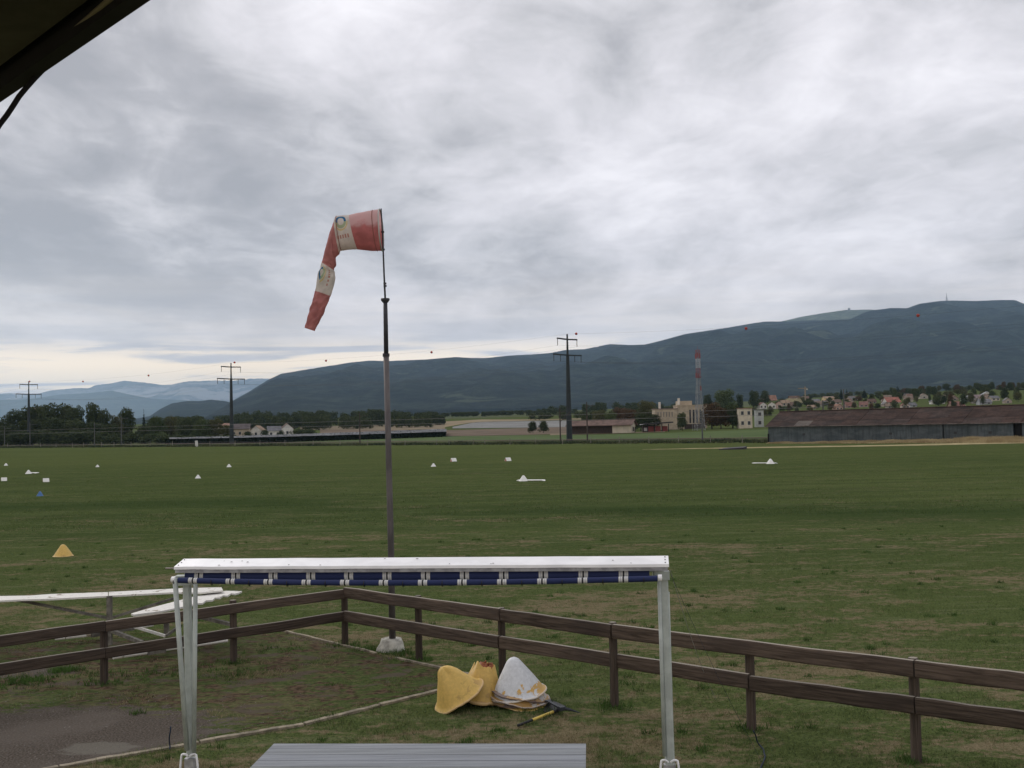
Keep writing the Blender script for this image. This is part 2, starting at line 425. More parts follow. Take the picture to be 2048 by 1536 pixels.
ridge('far_mountain_range', T_FAR, 27000, 20500, -900, 760, 300, 50, forest_mat('distant_rock', (0.08, 0.09, 0.075), (0.20, 0.20, 0.18), (0.38, 0.36, 0.33), 0.0011, 0.52), 330, 60, 1.0, 20.0, 14.0, 2600.0)
ridge('low_wooded_spur', T_SPUR, 7500, 5200, 200, 640, 90, 24, forest_mat('spur_forest', (0.010, 0.020, 0.014), (0.024, 0.035, 0.02), (0.05, 0.065, 0.04)), 30, 60, 0.8, 6.0, 19.0)

# ------------------------------------------------------------------ haze
hz = MB(); hz.box((0, 15950, 809), (46000, 32100, 1622))
hm = bpy.data.materials.new('hazy_air'); hm.use_nodes = True; hn = hm.node_tree; hn.nodes.clear()
pv = hn.nodes.new('ShaderNodeVolumePrincipled'); pv.inputs['Color'].default_value = (0.50, 0.73, 1.0, 1)
pv.inputs['Density'].default_value = 3.7e-5; pv.inputs['Anisotropy'].default_value = 0.0
ho = hn.nodes.new('ShaderNodeOutputMaterial'); hn.links.new(pv.outputs[0], ho.inputs['Volume'])
hzo = hz.build('haze', hm); tag(hzo, kind='stuff', label='thin bluish air over the whole plain and the hills')
# ================================================================== near things
def axis_rot(d, up=(0, 0, 1)):
    """rotation whose x runs along d"""
    x = Vector(d).normalized(); z = Vector(up); y = z.cross(x).normalized(); z = x.cross(y)
    return Matrix((x, y, z)).transposed()
def tilt(a, b=0.0, c=0.0): return (Matrix.Rotation(c, 3, 'Z') @ Matrix.Rotation(b, 3, 'Y') @ Matrix.Rotation(a, 3, 'X'))

# ---- yard sheet: old asphalt going over to soil, moss and grass
EDGE_A = [PZ(560, 1262), PZ(755, 1305), PZ(970, 1358)]          # far edging, two boards with a gap
CORN = PZ(965, 1359)
def yard():
    m = bpy.data.materials.new('yard_surface'); m.use_nodes = True; nt = m.node_tree; k = NB(nt); b = nt.nodes['Principled BSDF']
    b.inputs['Roughness'].default_value = 1.0; b.inputs['Specular IOR Level'].default_value = 0.03
    pos = k.n('ShaderNodeNewGeometry').outputs['Position']; px, py, pz = k.sep(pos); p2 = k.comb(px, py, 0)
    n1 = k.noise(p2, 0.9, 6.0, 0.6, 0.5); n2 = k.noise(k.scale(p2, (1, 1.6, 1)), 3.2, 5.0, 0.65, 0.4); n3 = k.noise(p2, 38.0, 3.0, 0.6)
    n4 = k.noise(p2, 11.0, 4.0, 0.6, 0.3)
    asph = k.mix(k.mr(n3, 0.35, 0.7), (0.050, 0.042, 0.034), (0.130, 0.110, 0.092))
    asph = k.mix(k.mr(n1, 0.45, 0.62, 0, 0.45), asph, (0.125, 0.108, 0.092))
    pc = PZ(195, 1497); q1 = k.m('MULTIPLY', k.m('SUBTRACT', px, pc.x), 1.9); q2 = k.m('MULTIPLY', k.m('SUBTRACT', py, pc.y), 3.2)
    qd = k.m('ADD', k.m('SQRT', k.m('ADD', k.m('MULTIPLY', q1, q1), k.m('MULTIPLY', q2, q2))), k.m('MULTIPLY', k.m('SUBTRACT', n2, 0.5), 0.9))
    asph = k.mix(k.mr(qd, 0.75, 1.0, 0.55, 0.0), asph, (0.17, 0.16, 0.135))
    soil = k.mix(k.mr(n4, 0.35, 0.65), (0.036, 0.024, 0.015), (0.110, 0.076, 0.050))
    gr = k.n('ShaderNodeGroup'); gr.node_tree = TURF
    grass = k.mix(k.mr(n4, 0.4, 0.6), (0.026, 0.046, 0.012), (0.075, 0.100, 0.032))
    # distance from the worn parking spot at the left front
    c = PZ(60, 1480); dx = k.m('MULTIPLY', k.m('SUBTRACT', px, c.x), 0.42); dy = k.m('MULTIPLY', k.m('SUBTRACT', py, c.y), 0.62)
    d = k.m('SQRT', k.m('ADD', k.m('MULTIPLY', dx, dx), k.m('MULTIPLY', dy, dy)))
    d = k.m('ADD', d, k.m('MULTIPLY', k.m('SUBTRACT', n2, 0.5), 1.5))
    # a second bare strip under the left fence
    c2 = PZ(30, 1345); e1 = k.m('MULTIPLY', k.m('SUBTRACT', px, c2.x), 0.55); e2 = k.m('SUBTRACT', py, c2.y)
    d2 = k.m('ADD', k.m('SQRT', k.m('ADD', k.m('MULTIPLY', e1, e1), k.m('MULTIPLY', e2, e2))), k.m('MULTIPLY', k.m('SUBTRACT', n2, 0.5), 1.0))
    dd = k.m('MINIMUM', d, k.m('ADD', d2, 0.55))
    v = k.m('ADD', k.m('MULTIPLY', n2, 0.75), k.m('MULTIPLY', n1, 0.35))
    veg = k.mix(k.mr(v, 0.47, 0.58), soil, k.mix(0.6, grass, gr.outputs[0]))
    veg = k.mix(k.mr(k.noise(k.scale(p2, (1.3, 2.2, 1), (5, 5, 0)), 1.0, 5.0, 0.6, 0.4), 0.55, 0.62, 0, 0.8), veg, k.mix(n3, (0.055, 0.043, 0.034), (0.12, 0.095, 0.077)))
    col = k.mix(k.mr(dd, 0.92, 1.12), asph, veg)
    nt.links.new(col, b.inputs['Base Color'])
    bn = k.n('ShaderNodeBump'); bn.inputs['Distance'].default_value = 0.03; bn.inputs['Strength'].default_value = 0.7
    nt.links.new(k.m('ADD', n4, k.m('MULTIPLY', n3, 0.5)), bn.inputs['Height']); nt.links.new(bn.outputs[0], b.inputs['Normal'])
    a = PZ(590, 1272); cpt = CORN; f = PZ(130, 1536); far = a + (a - cpt).normalized() * 9
    near = f + (f - cpt).normalized() * 4
    o = MB()
    P = [cpt, PZ(575, 1266), PZ(-500, 1300), PZ(-400, 1700), PZ(110, 1540)]
    P = [Vector((p.x, p.y, 0.004)) for p in P]
    o.add(P, [tuple(range(5))])
    ob = o.build('yard_pavement', m); tag(ob, kind='structure')
yard()

M_edge = mat('weathered_edging', (0.24, 0.205, 0.15), 0.9, 0.35, 6.0, 0.5, 60)
def edging():
    t = thing('yard_edging', 'low weathered edging boards set in the ground round the yard, meeting behind the yellow cones', 'edging', PZ(900, 1370))
    def board(a, b, h=0.032, wd=0.055):
        mb = MB(); a = Vector(a); b = Vector(b); n = 14; d = (b - a)
        side = Vector((-d.y, d.x, 0)).normalized()
        for i in range(n):
            p = a + d * (i / n); q = a + d * ((i + 1) / n)
            w1 = 0.012 * mn.noise(p * 1.9); w2 = 0.012 * mn.noise(q * 1.9)
            h1 = h + 0.014 * mn.noise(p * 3); h2 = h + 0.014 * mn.noise(q * 3)
            vs = []
            for (r, ww, hh) in ((p, w1, h1), (q, w2, h2)):
                for s_, z_ in ((-1, -0.05), (1, -0.05), (1, hh), (-1, hh)):
                    vs.append((r.x + side.x * (s_ * wd / 2 + ww), r.y + side.y * (s_ * wd / 2 + ww), z_))
            mb.add(vs, [(0, 1, 5, 4), (1, 2, 6, 5), (2, 3, 7, 6), (3, 0, 4, 7)] + ([(0, 3, 2, 1)] if i == 0 else []) + ([(4, 5, 6, 7)] if i == n - 1 else []))
        mb.build('edging_board', M_edge, t)
    board(PZ(560, 1262), PZ(668, 1288)); board(PZ(672, 1289), PZ(752, 1308)); board(PZ(792, 1318), PZ(905, 1343)); board(PZ(908, 1344), PZ(985, 1362))
    board(PZ(898, 1378), PZ(760, 1412), 0.030, 0.085); board(PZ(757, 1413), PZ(610, 1450), 0.030, 0.085); board(PZ(606, 1451), PZ(400, 1486), 0.030, 0.085); board(PZ(396, 1487), PZ(120, 1536), 0.030, 0.085); board(PZ(116, 1537), PZ(-120, 1580), 0.030, 0.085)
edging()

# ---- wooden fence
def wood_mat(name, c, c2):
    m = bpy.data.materials.new(name); m.use_nodes = True; nt = m.node_tree; k = NB(nt); b = nt.nodes['Principled BSDF']
    b.inputs['Roughness'].default_value = 0.85; b.inputs['Specular IOR Level'].default_value = 0.2
    tcn = k.n('ShaderNodeTexCoord'); oi = k.n('ShaderNodeObjectInfo')
    uv = tcn.outputs['UV']
    v = k.n('ShaderNodeVectorMath', operation='ADD'); k.put(v.inputs[0], k.scale(uv, (1.6, 34, 1)))
    r = k.m('MULTIPLY', oi.outputs['Random'], 40.0); k.put(v.inputs[1], k.comb(r, r, 0))
    g = k.noise(v.outputs[0], 1.0, 6.0, 0.65, 0.6)
    st = k.noise(k.scale(uv, (0.9, 3.0, 1)), 1.0, 4.0, 0.55, 0.3)
    col = k.mix(k.mr(g, 0.32, 0.68), c, c2)
    col = k.mix(k.mr(st, 0.42, 0.65, 0, 0.7), col, (0.050, 0.038, 0.032))
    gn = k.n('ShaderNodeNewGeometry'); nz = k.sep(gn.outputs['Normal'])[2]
    col = k.mix(k.mr(nz, 0.5, 0.95, 0, 0.75), col, (0.30, 0.27, 0.225))       # paler grey-brown on faces that point up
    q = k.mr(oi.outputs['Random'], 0, 1, 0.75, 1.25, False); col = k.mix(1.0, col, k.comb(q, q, q), 'MULTIPLY')
    nt.links.new(col, b.inputs['Base Color'])
    bn = k.n('ShaderNodeBump'); bn.inputs['Distance'].default_value = 0.01; bn.inputs['Strength'].default_value = 0.6
    nt.links.new(g, bn.inputs['Height']); nt.links.new(bn.outputs[0], b.inputs['Normal'])
    return m
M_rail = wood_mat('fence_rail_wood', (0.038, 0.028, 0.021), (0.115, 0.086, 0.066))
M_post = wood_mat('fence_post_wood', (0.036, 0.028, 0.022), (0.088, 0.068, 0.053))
def uv_from_length(o, a, b):
    """grain runs along a->b"""
    me = o.data; uvl = me.uv_layers.new(name='UVMap'); a = Vector(a); d = (Vector(b) - a); L = d.length; d.normalize()
    off = o.parent.location if o.parent else Vector((0, 0, 0))
    x = d.cross(Vector((0.3, 0.2, 1))).normalized(); y = d.cross(x)
    for l in me.loops:
        p = me.vertices[l.vertex_index].co + off - a
        uvl.data[l.index].uv = (p.dot(d), p.dot(x) + p.dot(y) * 1.3)
def rail(t, a, b, h, th=0.06):
    """half-round timber rail with slight bow"""
    a = Vector(a); b = Vector(b); d = (b - a).normalized(); y = Vector((-d.y, d.x, 0)).normalized()
    if y.y > 0: y = -y                          # towards the camera
    z = d.cross(y); z = -z if z.z < 0 else z
    prof = [(0, -h / 2), (th * 0.80, -h / 2 * 0.98), (th * 0.97, -h * 0.40), (th * 1.02, 0), (th * 0.97, h * 0.40), (th * 0.85, h / 2 * 0.98), (0.0, h / 2)]
    n = len(prof); K = 10; vs = []; sd_ = random.random() * 30
    for i in range(K + 1):
        p = a.lerp(b, i / K); q = 1 + 0.05 * mn.noise(Vector((i * 0.45, sd_, 0))); dz = 0.009 * mn.noise(Vector((i * 0.5, sd_, 5)))
        for (u_, v_) in prof: vs.append(p + y * u_ * q + z * (v_ * q + dz))
    fs = [(i * n + j, i * n + (j + 1) % n, (i + 1) * n + (j + 1) % n, (i + 1) * n + j) for i in range(K) for j in range(n)]
    fs += [tuple(range(n))[::-1], tuple(range(K * n, K * n + n))]
    mb = MB(); mb.add(vs, fs); o = mb.build('rail', M_rail, t); uv_from_length(o, a, b)
def fence():
    t = thing('wooden_fence', 'brown post and rail timber fence with two rails, turning a corner behind the awning frame', 'fence', PZ(690, 1290))
    posts = [(-330, 1478, 1318), (208, 1368, 1243), (467, 1326, 1196), (690, 1291, 1176), (838, 1320, 1187), (1005, 1362, 1211), (1229, 1412, 1240), (1503, 1460, 1279), (1833, 1524, 1311), (2230, 1600, 1370)]
    B = []
    for px, pb, pt in posts:
        g = PZ(px, pb); B.append(g)
        top = PY(px, pt + 4, g.y).z
        mb = MB(); r = 0.058
        for k_ in range(1):
            mb.tube([g + Vector((0, 0, -0.1)), g + Vector((0.004, 0, top * 0.5)), g + Vector((0, 0, top - 0.012)), g + Vector((0, 0, top))], [r * 1.03, r, r * 0.98, r * 0.86], 10)
        o = mb.build('post', M_post, t); uv_from_length(o, g, g + Vector((0, 0, 1)))
    def R_(pa, pb, h, ia, ib):
        """rail centred on two photo points, at its posts' depths"""
        da = B[ia]; db = B[ib]
        def depth(px):
            # depth of the straight line between the two posts, seen in this column
            d = ray(px, 1250); x0, y0, x1, y1 = da.x, da.y, db.x, db.y
            k_ = d.x / d.y; s_ = (x0 - k_ * y0) / ((x0 - k_ * y0) - (x1 - k_ * y1)); return y0 + (y1 - y0) * s_
        a = PY(pa[0], pa[1], depth(pa[0]) - 0.07); b = PY(pb[0], pb[1], depth(pb[0]) - 0.07)
        rail(t, a, b, h)
    h = 0.165
    # left run
    R_((-330, 1330), (207, 1252), h, 0, 1); R_((209.5, 1252), (688, 1187), h, 1, 3)
    R_((-330, 1390), (207, 1306), h, 0, 1); R_((209.5, 1306), (688, 1232), h, 1, 3)
    # right run
    h = 0.188
    R_((692, 1185), (1003, 1229), h, 3, 5); R_((1006, 1230), (1226, 1262), h, 5, 6); R_((1229, 1262), (1830, 1337), h, 6, 8); R_((1834, 1337), (2230, 1385), h, 8, 9)
    R_((692, 1232), (1001, 1284), h, 3, 5); R_((1004, 1284), (1500, 1362), h, 5, 7); R_((1503.5, 1366), (1832, 1410), h, 7, 8); R_((1835, 1411), (2230, 1464), h, 8, 9)
fence()

# ---- windsock mast
M_mast = mat('painted_mast', (0.105, 0.095, 0.095), 0.55, 0.35, 2.0, 0.15, 40, metal=0.2, stretch=(1, 1, 0.4))
M_mastdk = mat('dark_mast', (0.035, 0.035, 0.042), 0.5, 0.25, 6.0)
M_conc = mat('pale_concrete', (0.42, 0.41, 0.36), 0.95, 0.28, 7.0, 0.7, 25)
GB = PZ(782, 1300)
PD = GB.y
def mast():
    t = thing('windsock_mast', 'tall slim grey telescopic mast rising from a pale concrete block', 'mast', GB)
    def seg(name, pts, rs, m, n=16):
        mb = MB(); mb.tube([PY(x, y, PD) for x, y in pts], rs, n); return mb.build(name, m, t, True)
    s = PD / FPX
    seg('lower_tube', [(785, 1285), (782, 1100), (777, 900), (772.3, 712)], [6.6 * s, 6.3 * s, 5.9 * s, 5.6 * s], M_mast)
    mb = MB(); mb.tube([PY(772.3, 713, PD), PY(772.2, 707, PD)], [7.0 * s, 7.0 * s], 16); mb.build('collar', M_mastdk, t)
    seg('middle_tube', [(772.3, 708), (771.5, 650), (770.6, 603)], [4.7 * s, 4.5 * s, 4.2 * s], M_mastdk)
    mb = MB(); mb.tube([PY(770.6, 605, PD), PY(770.5, 600.5, PD)], [5.5 * s, 8.8 * s], 16); mb.tube([PY(770.5, 600.5, PD), PY(770.4, 597, PD)], [8.8 * s, 8.8 * s], 16); mb.build('top_flange', M_mastdk, t)
    seg('upper_rod', [(770.4, 598), (768, 545), (765.6, 480), (762.3, 417)], [1.9 * s, 1.8 * s, 1.6 * s, 1.2 * s], M_mastdk, 8)
    for x, y in ((770.2, 572), (769.8, 567), (766.6, 499), (765.4, 464)):
        mb = MB(); c = PY(x, y, PD); mb.tube([c - Vector((0, 0, 0.015)), c + Vector((0, 0, 0.015))], [0.028, 0.028], 10); mb.build('clamp', M_mastdk, t)
    mb = MB()
    top = PY(784, 1277, PD).z
    def wob(a, j): return 0.16 * mn.noise(Vector((cos(a) * 1.3, sin(a) * 1.3, j * 0.7))) + 0.05 * mn.noise(Vector((cos(a) * 5, sin(a) * 5, j)))
    mb.lathe([(0.27, -0.05), (0.235, 0.05), (0.20, 0.12), (0.165, 0.2), (0.14, top - 0.02), (0.12, top), (0.05, top + 0.005), (0.0, top + 0.003)], 26, c=(PZ(784, 1300).x - 0.01, GB.y, 0), wob=wob)
    mb.build('concrete_block', M_conc, t, True)
mast()

# ---- windsock
def sock():
    def cloth(name, col, print_=False, lit_top=False):
        m = bpy.data.materials.new(name); m.use_nodes = True; nt = m.node_tree; k = NB(nt); b = nt.nodes['Principled BSDF']
        b.inputs['Roughness'].default_value = 0.75; b.inputs['Specular IOR Level'].default_value = 0.25
        tcn = k.n('ShaderNodeTexCoord')
        f = k.noise(tcn.outputs['Object'], 5.0, 5.0, 0.6, 0.4)
        c = k.mix(k.mr(f, 0.3, 0.7), tuple(x * 0.82 for x in col), tuple(min(1, x * 1.12) for x in col))
        if lit_top:  # pale pink painted over the upper half, as lit from above and through
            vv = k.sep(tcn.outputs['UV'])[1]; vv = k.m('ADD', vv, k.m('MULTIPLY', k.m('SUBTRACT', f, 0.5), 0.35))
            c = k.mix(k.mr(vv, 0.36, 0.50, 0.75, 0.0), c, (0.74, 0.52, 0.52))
        if print_:
            u, v, _ = k.sep(tcn.outputs['UV'])     # u along the sock, v across it, both 0..1 in the printed panel
            du = k.m('SUBTRACT', u, 0.42); dv = k.m('SUBTRACT', v, 0.30)
            r = k.m('SQRT', k.m('ADD', k.m('MULTIPLY', k.m('MULTIPLY', du, du), 0.9), k.m('MULTIPLY', k.m('MULTIPLY', dv, dv), 2.6)))
            ring = k.m('MULTIPLY', k.mr(r, 0.135, 0.15), k.mr(r, 0.235, 0.25, 1, 0))
            up = k.m('GREATER_THAN', 0.02, dv)
            c = k.mix(k.m('MULTIPLY', ring, up), c, (0.03, 0.17, 0.34))
            dn = k.m('MULTIPLY', ring, k.m('SUBTRACT', 1.0, up))
            c = k.mix(k.m('MULTIPLY', dn, 0.75), c, (0.30, 0.42, 0.20))
            gl = k.mr(r, 0.255, 0.275, 0, 1); g2 = k.m('MULTIPLY', gl, k.mr(r, 0.30, 0.32, 1, 0)); c = k.mix(k.m('MULTIPLY', k.m('MULTIPLY', g2, k.m('SUBTRACT', 1, up)), 0.7), c, (0.65, 0.50, 0.10))
            # a short faded line of lettering strokes below the ring
            ln = k.m('MULTIPLY', k.mr(v, 0.56, 0.57), k.mr(v, 0.63, 0.64, 1, 0))
            st = k.m('GREATER_THAN', k.m('FRACT', k.m('MULTIPLY', u, 9.0)), 0.42)
            sp = k.m('MULTIPLY', k.mr(u, 0.14, 0.15), k.mr(u, 0.78, 0.79, 1, 0))
            c = k.mix(k.m('MULTIPLY', k.m('MULTIPLY', ln, st), k.m('MULTIPLY', sp, 0.7)), c, (0.42, 0.10, 0.05))
        nt.links.new(c, b.inputs['Base Color'])
        tr = k.n('ShaderNodeBsdfTranslucent'); nt.links.new(c, tr.inputs[0])
        mx = k.n('ShaderNodeMixShader'); mx.inputs[0].default_value = 0.42
        nt.links.new(b.outputs[0], mx.inputs[1]); nt.links.new(tr.outputs[0], mx.inputs[2]); nt.links.new(mx.outputs[0], nt.nodes['Material Output'].inputs[0])
        return m
    red = cloth('red_sock_cloth', (0.52, 0.225, 0.215)); white = cloth('white_sock_cloth', (0.70, 0.66, 0.61), True)
    Q = lambda x, y: (580 + x / 5.12, 400 + y / 5.12)
    rows = [((918, 95), (945, 520), .95), ((790, 118), (850, 522), .9), ((700, 133), (768, 518), .85), ((610, 155), (692, 507), .8),
            ((540, 160), (600, 510), .72), ((468, 166), (518, 519), .62), ((452, 205), (505, 548), .5), ((434, 260), (462, 604), .42), ((395, 370), (474, 665), .36), ((345, 560), (452, 705), .40),
            ((325, 640), (452, 722), .42), ((290, 750), (466, 795), .42), ((255, 930), (418, 985), .42), ((228, 1040), (390, 1040), .45), ((200, 1120), (350, 1148), .5), ((172, 1230), (300, 1245), .6), ((150, 1308), (252, 1342), .7)]
    bands = [(0, 3, 'red_band', cloth('toplit_red_cloth', (0.50, 0.17, 0.165), lit_top=True), 'red band at the mouth, its top coloured pale pink as if lit'), (3, 6, 'white_band', white, 'white band printed with a blue ring emblem'), (6, 10, 'red_band', red, None), (10, 12.0, 'white_band', white, 'white band printed with a blue ring emblem'), (12, 16, 'red_band', red, None)]
    c0 = PY(765, 460, PD)
    t = thing('windsock', 'red and white banded windsock hanging limp and bent from the top of the mast', 'windsock', c0)
    def row(s_):
        i = min(int(s_), len(rows) - 2); f = s_ - i; f2 = f
        a = [rows[i][0][q] * (1 - f2) + rows[i + 1][0][q] * f2 for q in (0, 1)]; b = [rows[i][1][q] * (1 - f2) + rows[i + 1][1][q] * f2 for q in (0, 1)]
        return a, b, rows[i][2] * (1 - f) + rows[i + 1][2] * f
    N = 36; sub = 6
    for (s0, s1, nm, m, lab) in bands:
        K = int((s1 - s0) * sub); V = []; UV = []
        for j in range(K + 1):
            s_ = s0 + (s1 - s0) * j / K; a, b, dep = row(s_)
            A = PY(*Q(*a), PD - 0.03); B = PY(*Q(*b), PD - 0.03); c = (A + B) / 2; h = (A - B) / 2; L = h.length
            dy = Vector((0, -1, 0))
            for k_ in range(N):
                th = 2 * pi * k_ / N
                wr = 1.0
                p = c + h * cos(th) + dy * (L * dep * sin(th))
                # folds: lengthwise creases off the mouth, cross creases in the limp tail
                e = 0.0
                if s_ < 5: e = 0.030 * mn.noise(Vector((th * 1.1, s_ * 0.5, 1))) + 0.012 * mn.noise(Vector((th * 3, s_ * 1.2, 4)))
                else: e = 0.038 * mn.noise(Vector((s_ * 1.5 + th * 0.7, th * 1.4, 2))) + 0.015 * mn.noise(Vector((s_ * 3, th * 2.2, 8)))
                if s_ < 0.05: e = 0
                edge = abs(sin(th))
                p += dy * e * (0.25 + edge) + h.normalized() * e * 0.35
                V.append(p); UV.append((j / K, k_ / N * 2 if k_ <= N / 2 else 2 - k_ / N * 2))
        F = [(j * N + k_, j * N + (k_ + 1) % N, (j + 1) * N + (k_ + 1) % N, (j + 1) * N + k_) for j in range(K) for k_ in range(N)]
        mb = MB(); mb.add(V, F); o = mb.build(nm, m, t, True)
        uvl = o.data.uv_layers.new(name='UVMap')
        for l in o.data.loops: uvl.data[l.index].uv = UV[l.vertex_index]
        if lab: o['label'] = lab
    # mouth hoop
    a, b, dep = row(0); A = PY(*Q(*a), PD - 0.03); B = PY(*Q(*b), PD - 0.03); c = (A + B) / 2; h = (A - B) / 2
    mb = MB(); mb.tube([c + h * cos(2 * pi * i / 30) + Vector((0, -1, 0)) * h.length * dep * sin(2 * pi * i / 30) for i in range(31)], 0.012, 6); mb.build('mouth_hoop', mat('pale_hoop', (0.4, 0.4, 0.38), 0.5), t)
    # seams: darker hem cord lines round the cloth
    for s_ in (0.55, 4.9):
        a, b, dep = row(s_); A = PY(*Q(*a), PD - 0.03); B = PY(*Q(*b), PD - 0.03); c = (A + B) / 2; h = (A - B) / 2
        mb = MB(); mb.tube([c + h * 1.0 * cos(2 * pi * i / 30) + Vector((0, -1, 0)) * (h.length * dep * sin(2 * pi * i / 30) + 0.004) for i in range(31)], 0.006, 5); mb.build('seam', mat('seam_cloth', (0.25, 0.10, 0.08), 0.8), t)
sock()

# ---- double awning on a free-standing frame
M_white = mat('white_lacquer', (0.84, 0.84, 0.85), 0.35, 0.06, 3.0, 0.05, 20, spec=0.5)
M_whitedk = mat('grey_lacquer', (0.42, 0.46, 0.43), 0.4, 0.12, 5.0, 0.05, 30, spec=0.5)
M_black = mat('black_plastic', (0.015, 0.015, 0.017), 0.5)
M_galv = mat('cast_fitting', (0.42, 0.42, 0.42), 0.4, 0.2, 14.0, metal=0.4)
M_cord = mat('dark_cord', (0.02, 0.03, 0.05), 0.8)
def cloth_stripe():
    m = bpy.data.materials.new('striped_awning_cloth'); m.use_nodes = True; nt = m.node_tree; k = NB(nt); b = nt.nodes['Principled BSDF']
    b.inputs['Roughness'].default_value = 0.8
    u = k.sep(k.n('ShaderNodeTexCoord').outputs['UV'])[0]
    f = k.m('FRACT', u); d = k.m('ABSOLUTE', k.m('SUBTRACT', f, 0.5))
    c = k.mix(k.mr(d, 0.375, 0.395), (0.010, 0.020, 0.085), (0.58, 0.58, 0.56))
    c = k.mix(k.mr(d, 0.475, 0.482), c, (0.012, 0.012, 0.02))
    e = k.mr(d, 0.425, 0.43); e2 = k.mr(d, 0.44, 0.445, 1, 0); c = k.mix(k.m('MULTIPLY', k.m('MULTIPLY', e, e2), 0.6), c, (0.2, 0.22, 0.3))
    nt.links.new(c, b.inputs['Base Color']); return m
M_stripe = cloth_stripe()
def awning():
    # frame stands on the ground; its length runs almost across the picture
    YL, YR = 12.1, 11.5
    zt = 0.5 * (PY(365, 1117, YL).z + PY(1337, 1112, YR).z)
    L = PZ(366, 1118, zt); Rr = PZ(1336.5, 1112, zt)       # rear upper edge of the cover
    ax = (Rr - L); Ln = ax.length; ax.normalize(); bk = Vector((-ax.y, ax.x, 0))   # bk points away from the camera
    t = thing('awning', 'free-standing white awning frame with its blue and white striped canopy rolled up', 'awning', (L + ax * Ln / 2 - Vector((0, 0, zt))))
    U = Vector((0, 0, 1))
    def pt(s, b, z): return L + ax * s + bk * b + U * (z - zt)
    # folded sheet cover: rear lip, sloping plate, front lip
    zf = zt - 0.055; mb = MB()
    prof = [(0.02, zt - 0.07), (0.02, zt), (-0.235, zf), (-0.238, zf - 0.03), (-0.225, zf - 0.031), (-0.222, zf - 0.012), (0.005, zt - 0.014), (0.005, zt - 0.07)]
    prof = [(-0.0 + p[0], p[1]) for p in prof]
    n = len(prof); K = 24; vs = []
    for i in range(K + 1):
        s = -0.0 + Ln * i / K
        dz = 0.004 * mn.noise(Vector((i * 0.6, 0, 0)))
        for (b_, z_) in prof: vs.append(pt(s, b_, z_ + dz))
    fs = [(i * n + j, i * n + (j + 1) % n, (i + 1) * n + (j + 1) % n, (i + 1) * n + j) for i in range(K) for j in range(n)] + [tuple(range(n)), tuple(range(K * n, K * n + n))[::-1]]
    mb.add(vs, fs); mb.build('cover_plate', M_white, t)
    mb = MB(); mb.beam(pt(0.01, -0.226, zf - 0.05), pt(Ln - 0.01, -0.226, zf - 0.05), 0.012, 0.034); mb.build('front_trim', mat('dull_trim', (0.30, 0.30, 0.31), 0.5, 0.25, 9), t)
    mb = MB(); mb.beam(pt(0.05, -0.04, zt - 0.12), pt(Ln - 0.05, -0.04, zt - 0.12), 0.10, 0.06); mb.build('ridge_beam', M_whitedk, t)
    # dead leaves and droppings on the plate
    for i in range(14):
        s = random.uniform(0.2, Ln - 0.2); b_ = random.choice([random.uniform(-0.2, 0.0), random.uniform(-0.22, -0.2)]); z_ = zt - 0.055 * (-b_) / 0.235 + 0.004
        mb = MB(); c = pt(s, b_, z_); l = random.uniform(0.006, 0.022)
        mb.add([c + ax * l, c + bk * l * 0.5 + U * 0.004, c - ax * l * random.uniform(0.6, 1), c - bk * l * 0.6], [(0, 1, 2, 3)]); mb.build('leaf_litter', mat('leaf_litter', (0.05, 0.04, 0.03), 0.9), t)
    for i, s in ((0, 0.03), (1, Ln - 0.035)):
        for b_ in (-0.03, -0.11, -0.19):
            mb = MB(); c = pt(s, b_, zt - 0.055 * (-b_) / 0.235); mb.tube([c, c + U * 0.006], 0.007, 8); mb.build('rivet', M_black, t)
    # two rolled canopies with the striped cloth, one either side; each stripe repeat is 0.41 m
    def roll(name, b_, z0, z1, r, s0, s1, sag):
        K = 60; N = 12; V = []; UV = []
        for i in range(K + 1):
            s = s0 + (s1 - s0) * i / K; q = i / K; z_ = z0 + (z1 - z0) * q - sag * 4 * q * (1 - q)
            for k_ in range(N):
                th = 2 * pi * k_ / N; rr = r * (1 + 0.07 * mn.noise(Vector((s * 3, th, b_ * 9))))
                V.append(pt(s, b_ + rr * cos(th), z_ + rr * sin(th))); UV.append(((s - 0.05) / 0.413 + 0.5, k_ / N))
        F = [(i * N + k_, (i + 1) * N + k_, (i + 1) * N + (k_ + 1) % N, i * N + (k_ + 1) % N) for i in range(K) for k_ in range(N)]
        m_ = MB(); m_.add(V, F); o = m_.build(name, M_stripe, t, True); uvl = o.data.uv_layers.new(name='UVMap')
        for l in o.data.loops: uvl.data[l.index].uv = UV[l.vertex_index]
        return o
    roll('canopy_roll', -0.12, zt - 0.165, zt - 0.165, 0.075, 0.10, Ln - 0.20, 0.0)
    zb0 = PY(372, 1157, (pt(0, -0.30, 0)).y).z; zb1 = PY(1318, 1154, (pt(Ln, -0.30, 0)).y).z
    roll('front_valance', -0.33, zb0 - 0.012, zb1 - 0.012, 0.030, 0.09, Ln - 0.12, 0.035)
    roll('rear_valance', 0.16, zb0 + 0.03, zb1 + 0.03, 0.040, 0.03, Ln - 0.12, 0.02)
    # front rail tube carrying the valance
    mb = MB(); mb.tube([pt(0.05 + (Ln - 0.12) * q, -0.33, zb0 + (zb1 - zb0) * q - 0.012 - 0.14 * q * (1 - q)) for q in [i / 16 for i in range(17)]], 0.014, 8); mb.build('front_rail', M_whitedk, t, True)
    s = 0.05
    i = 0
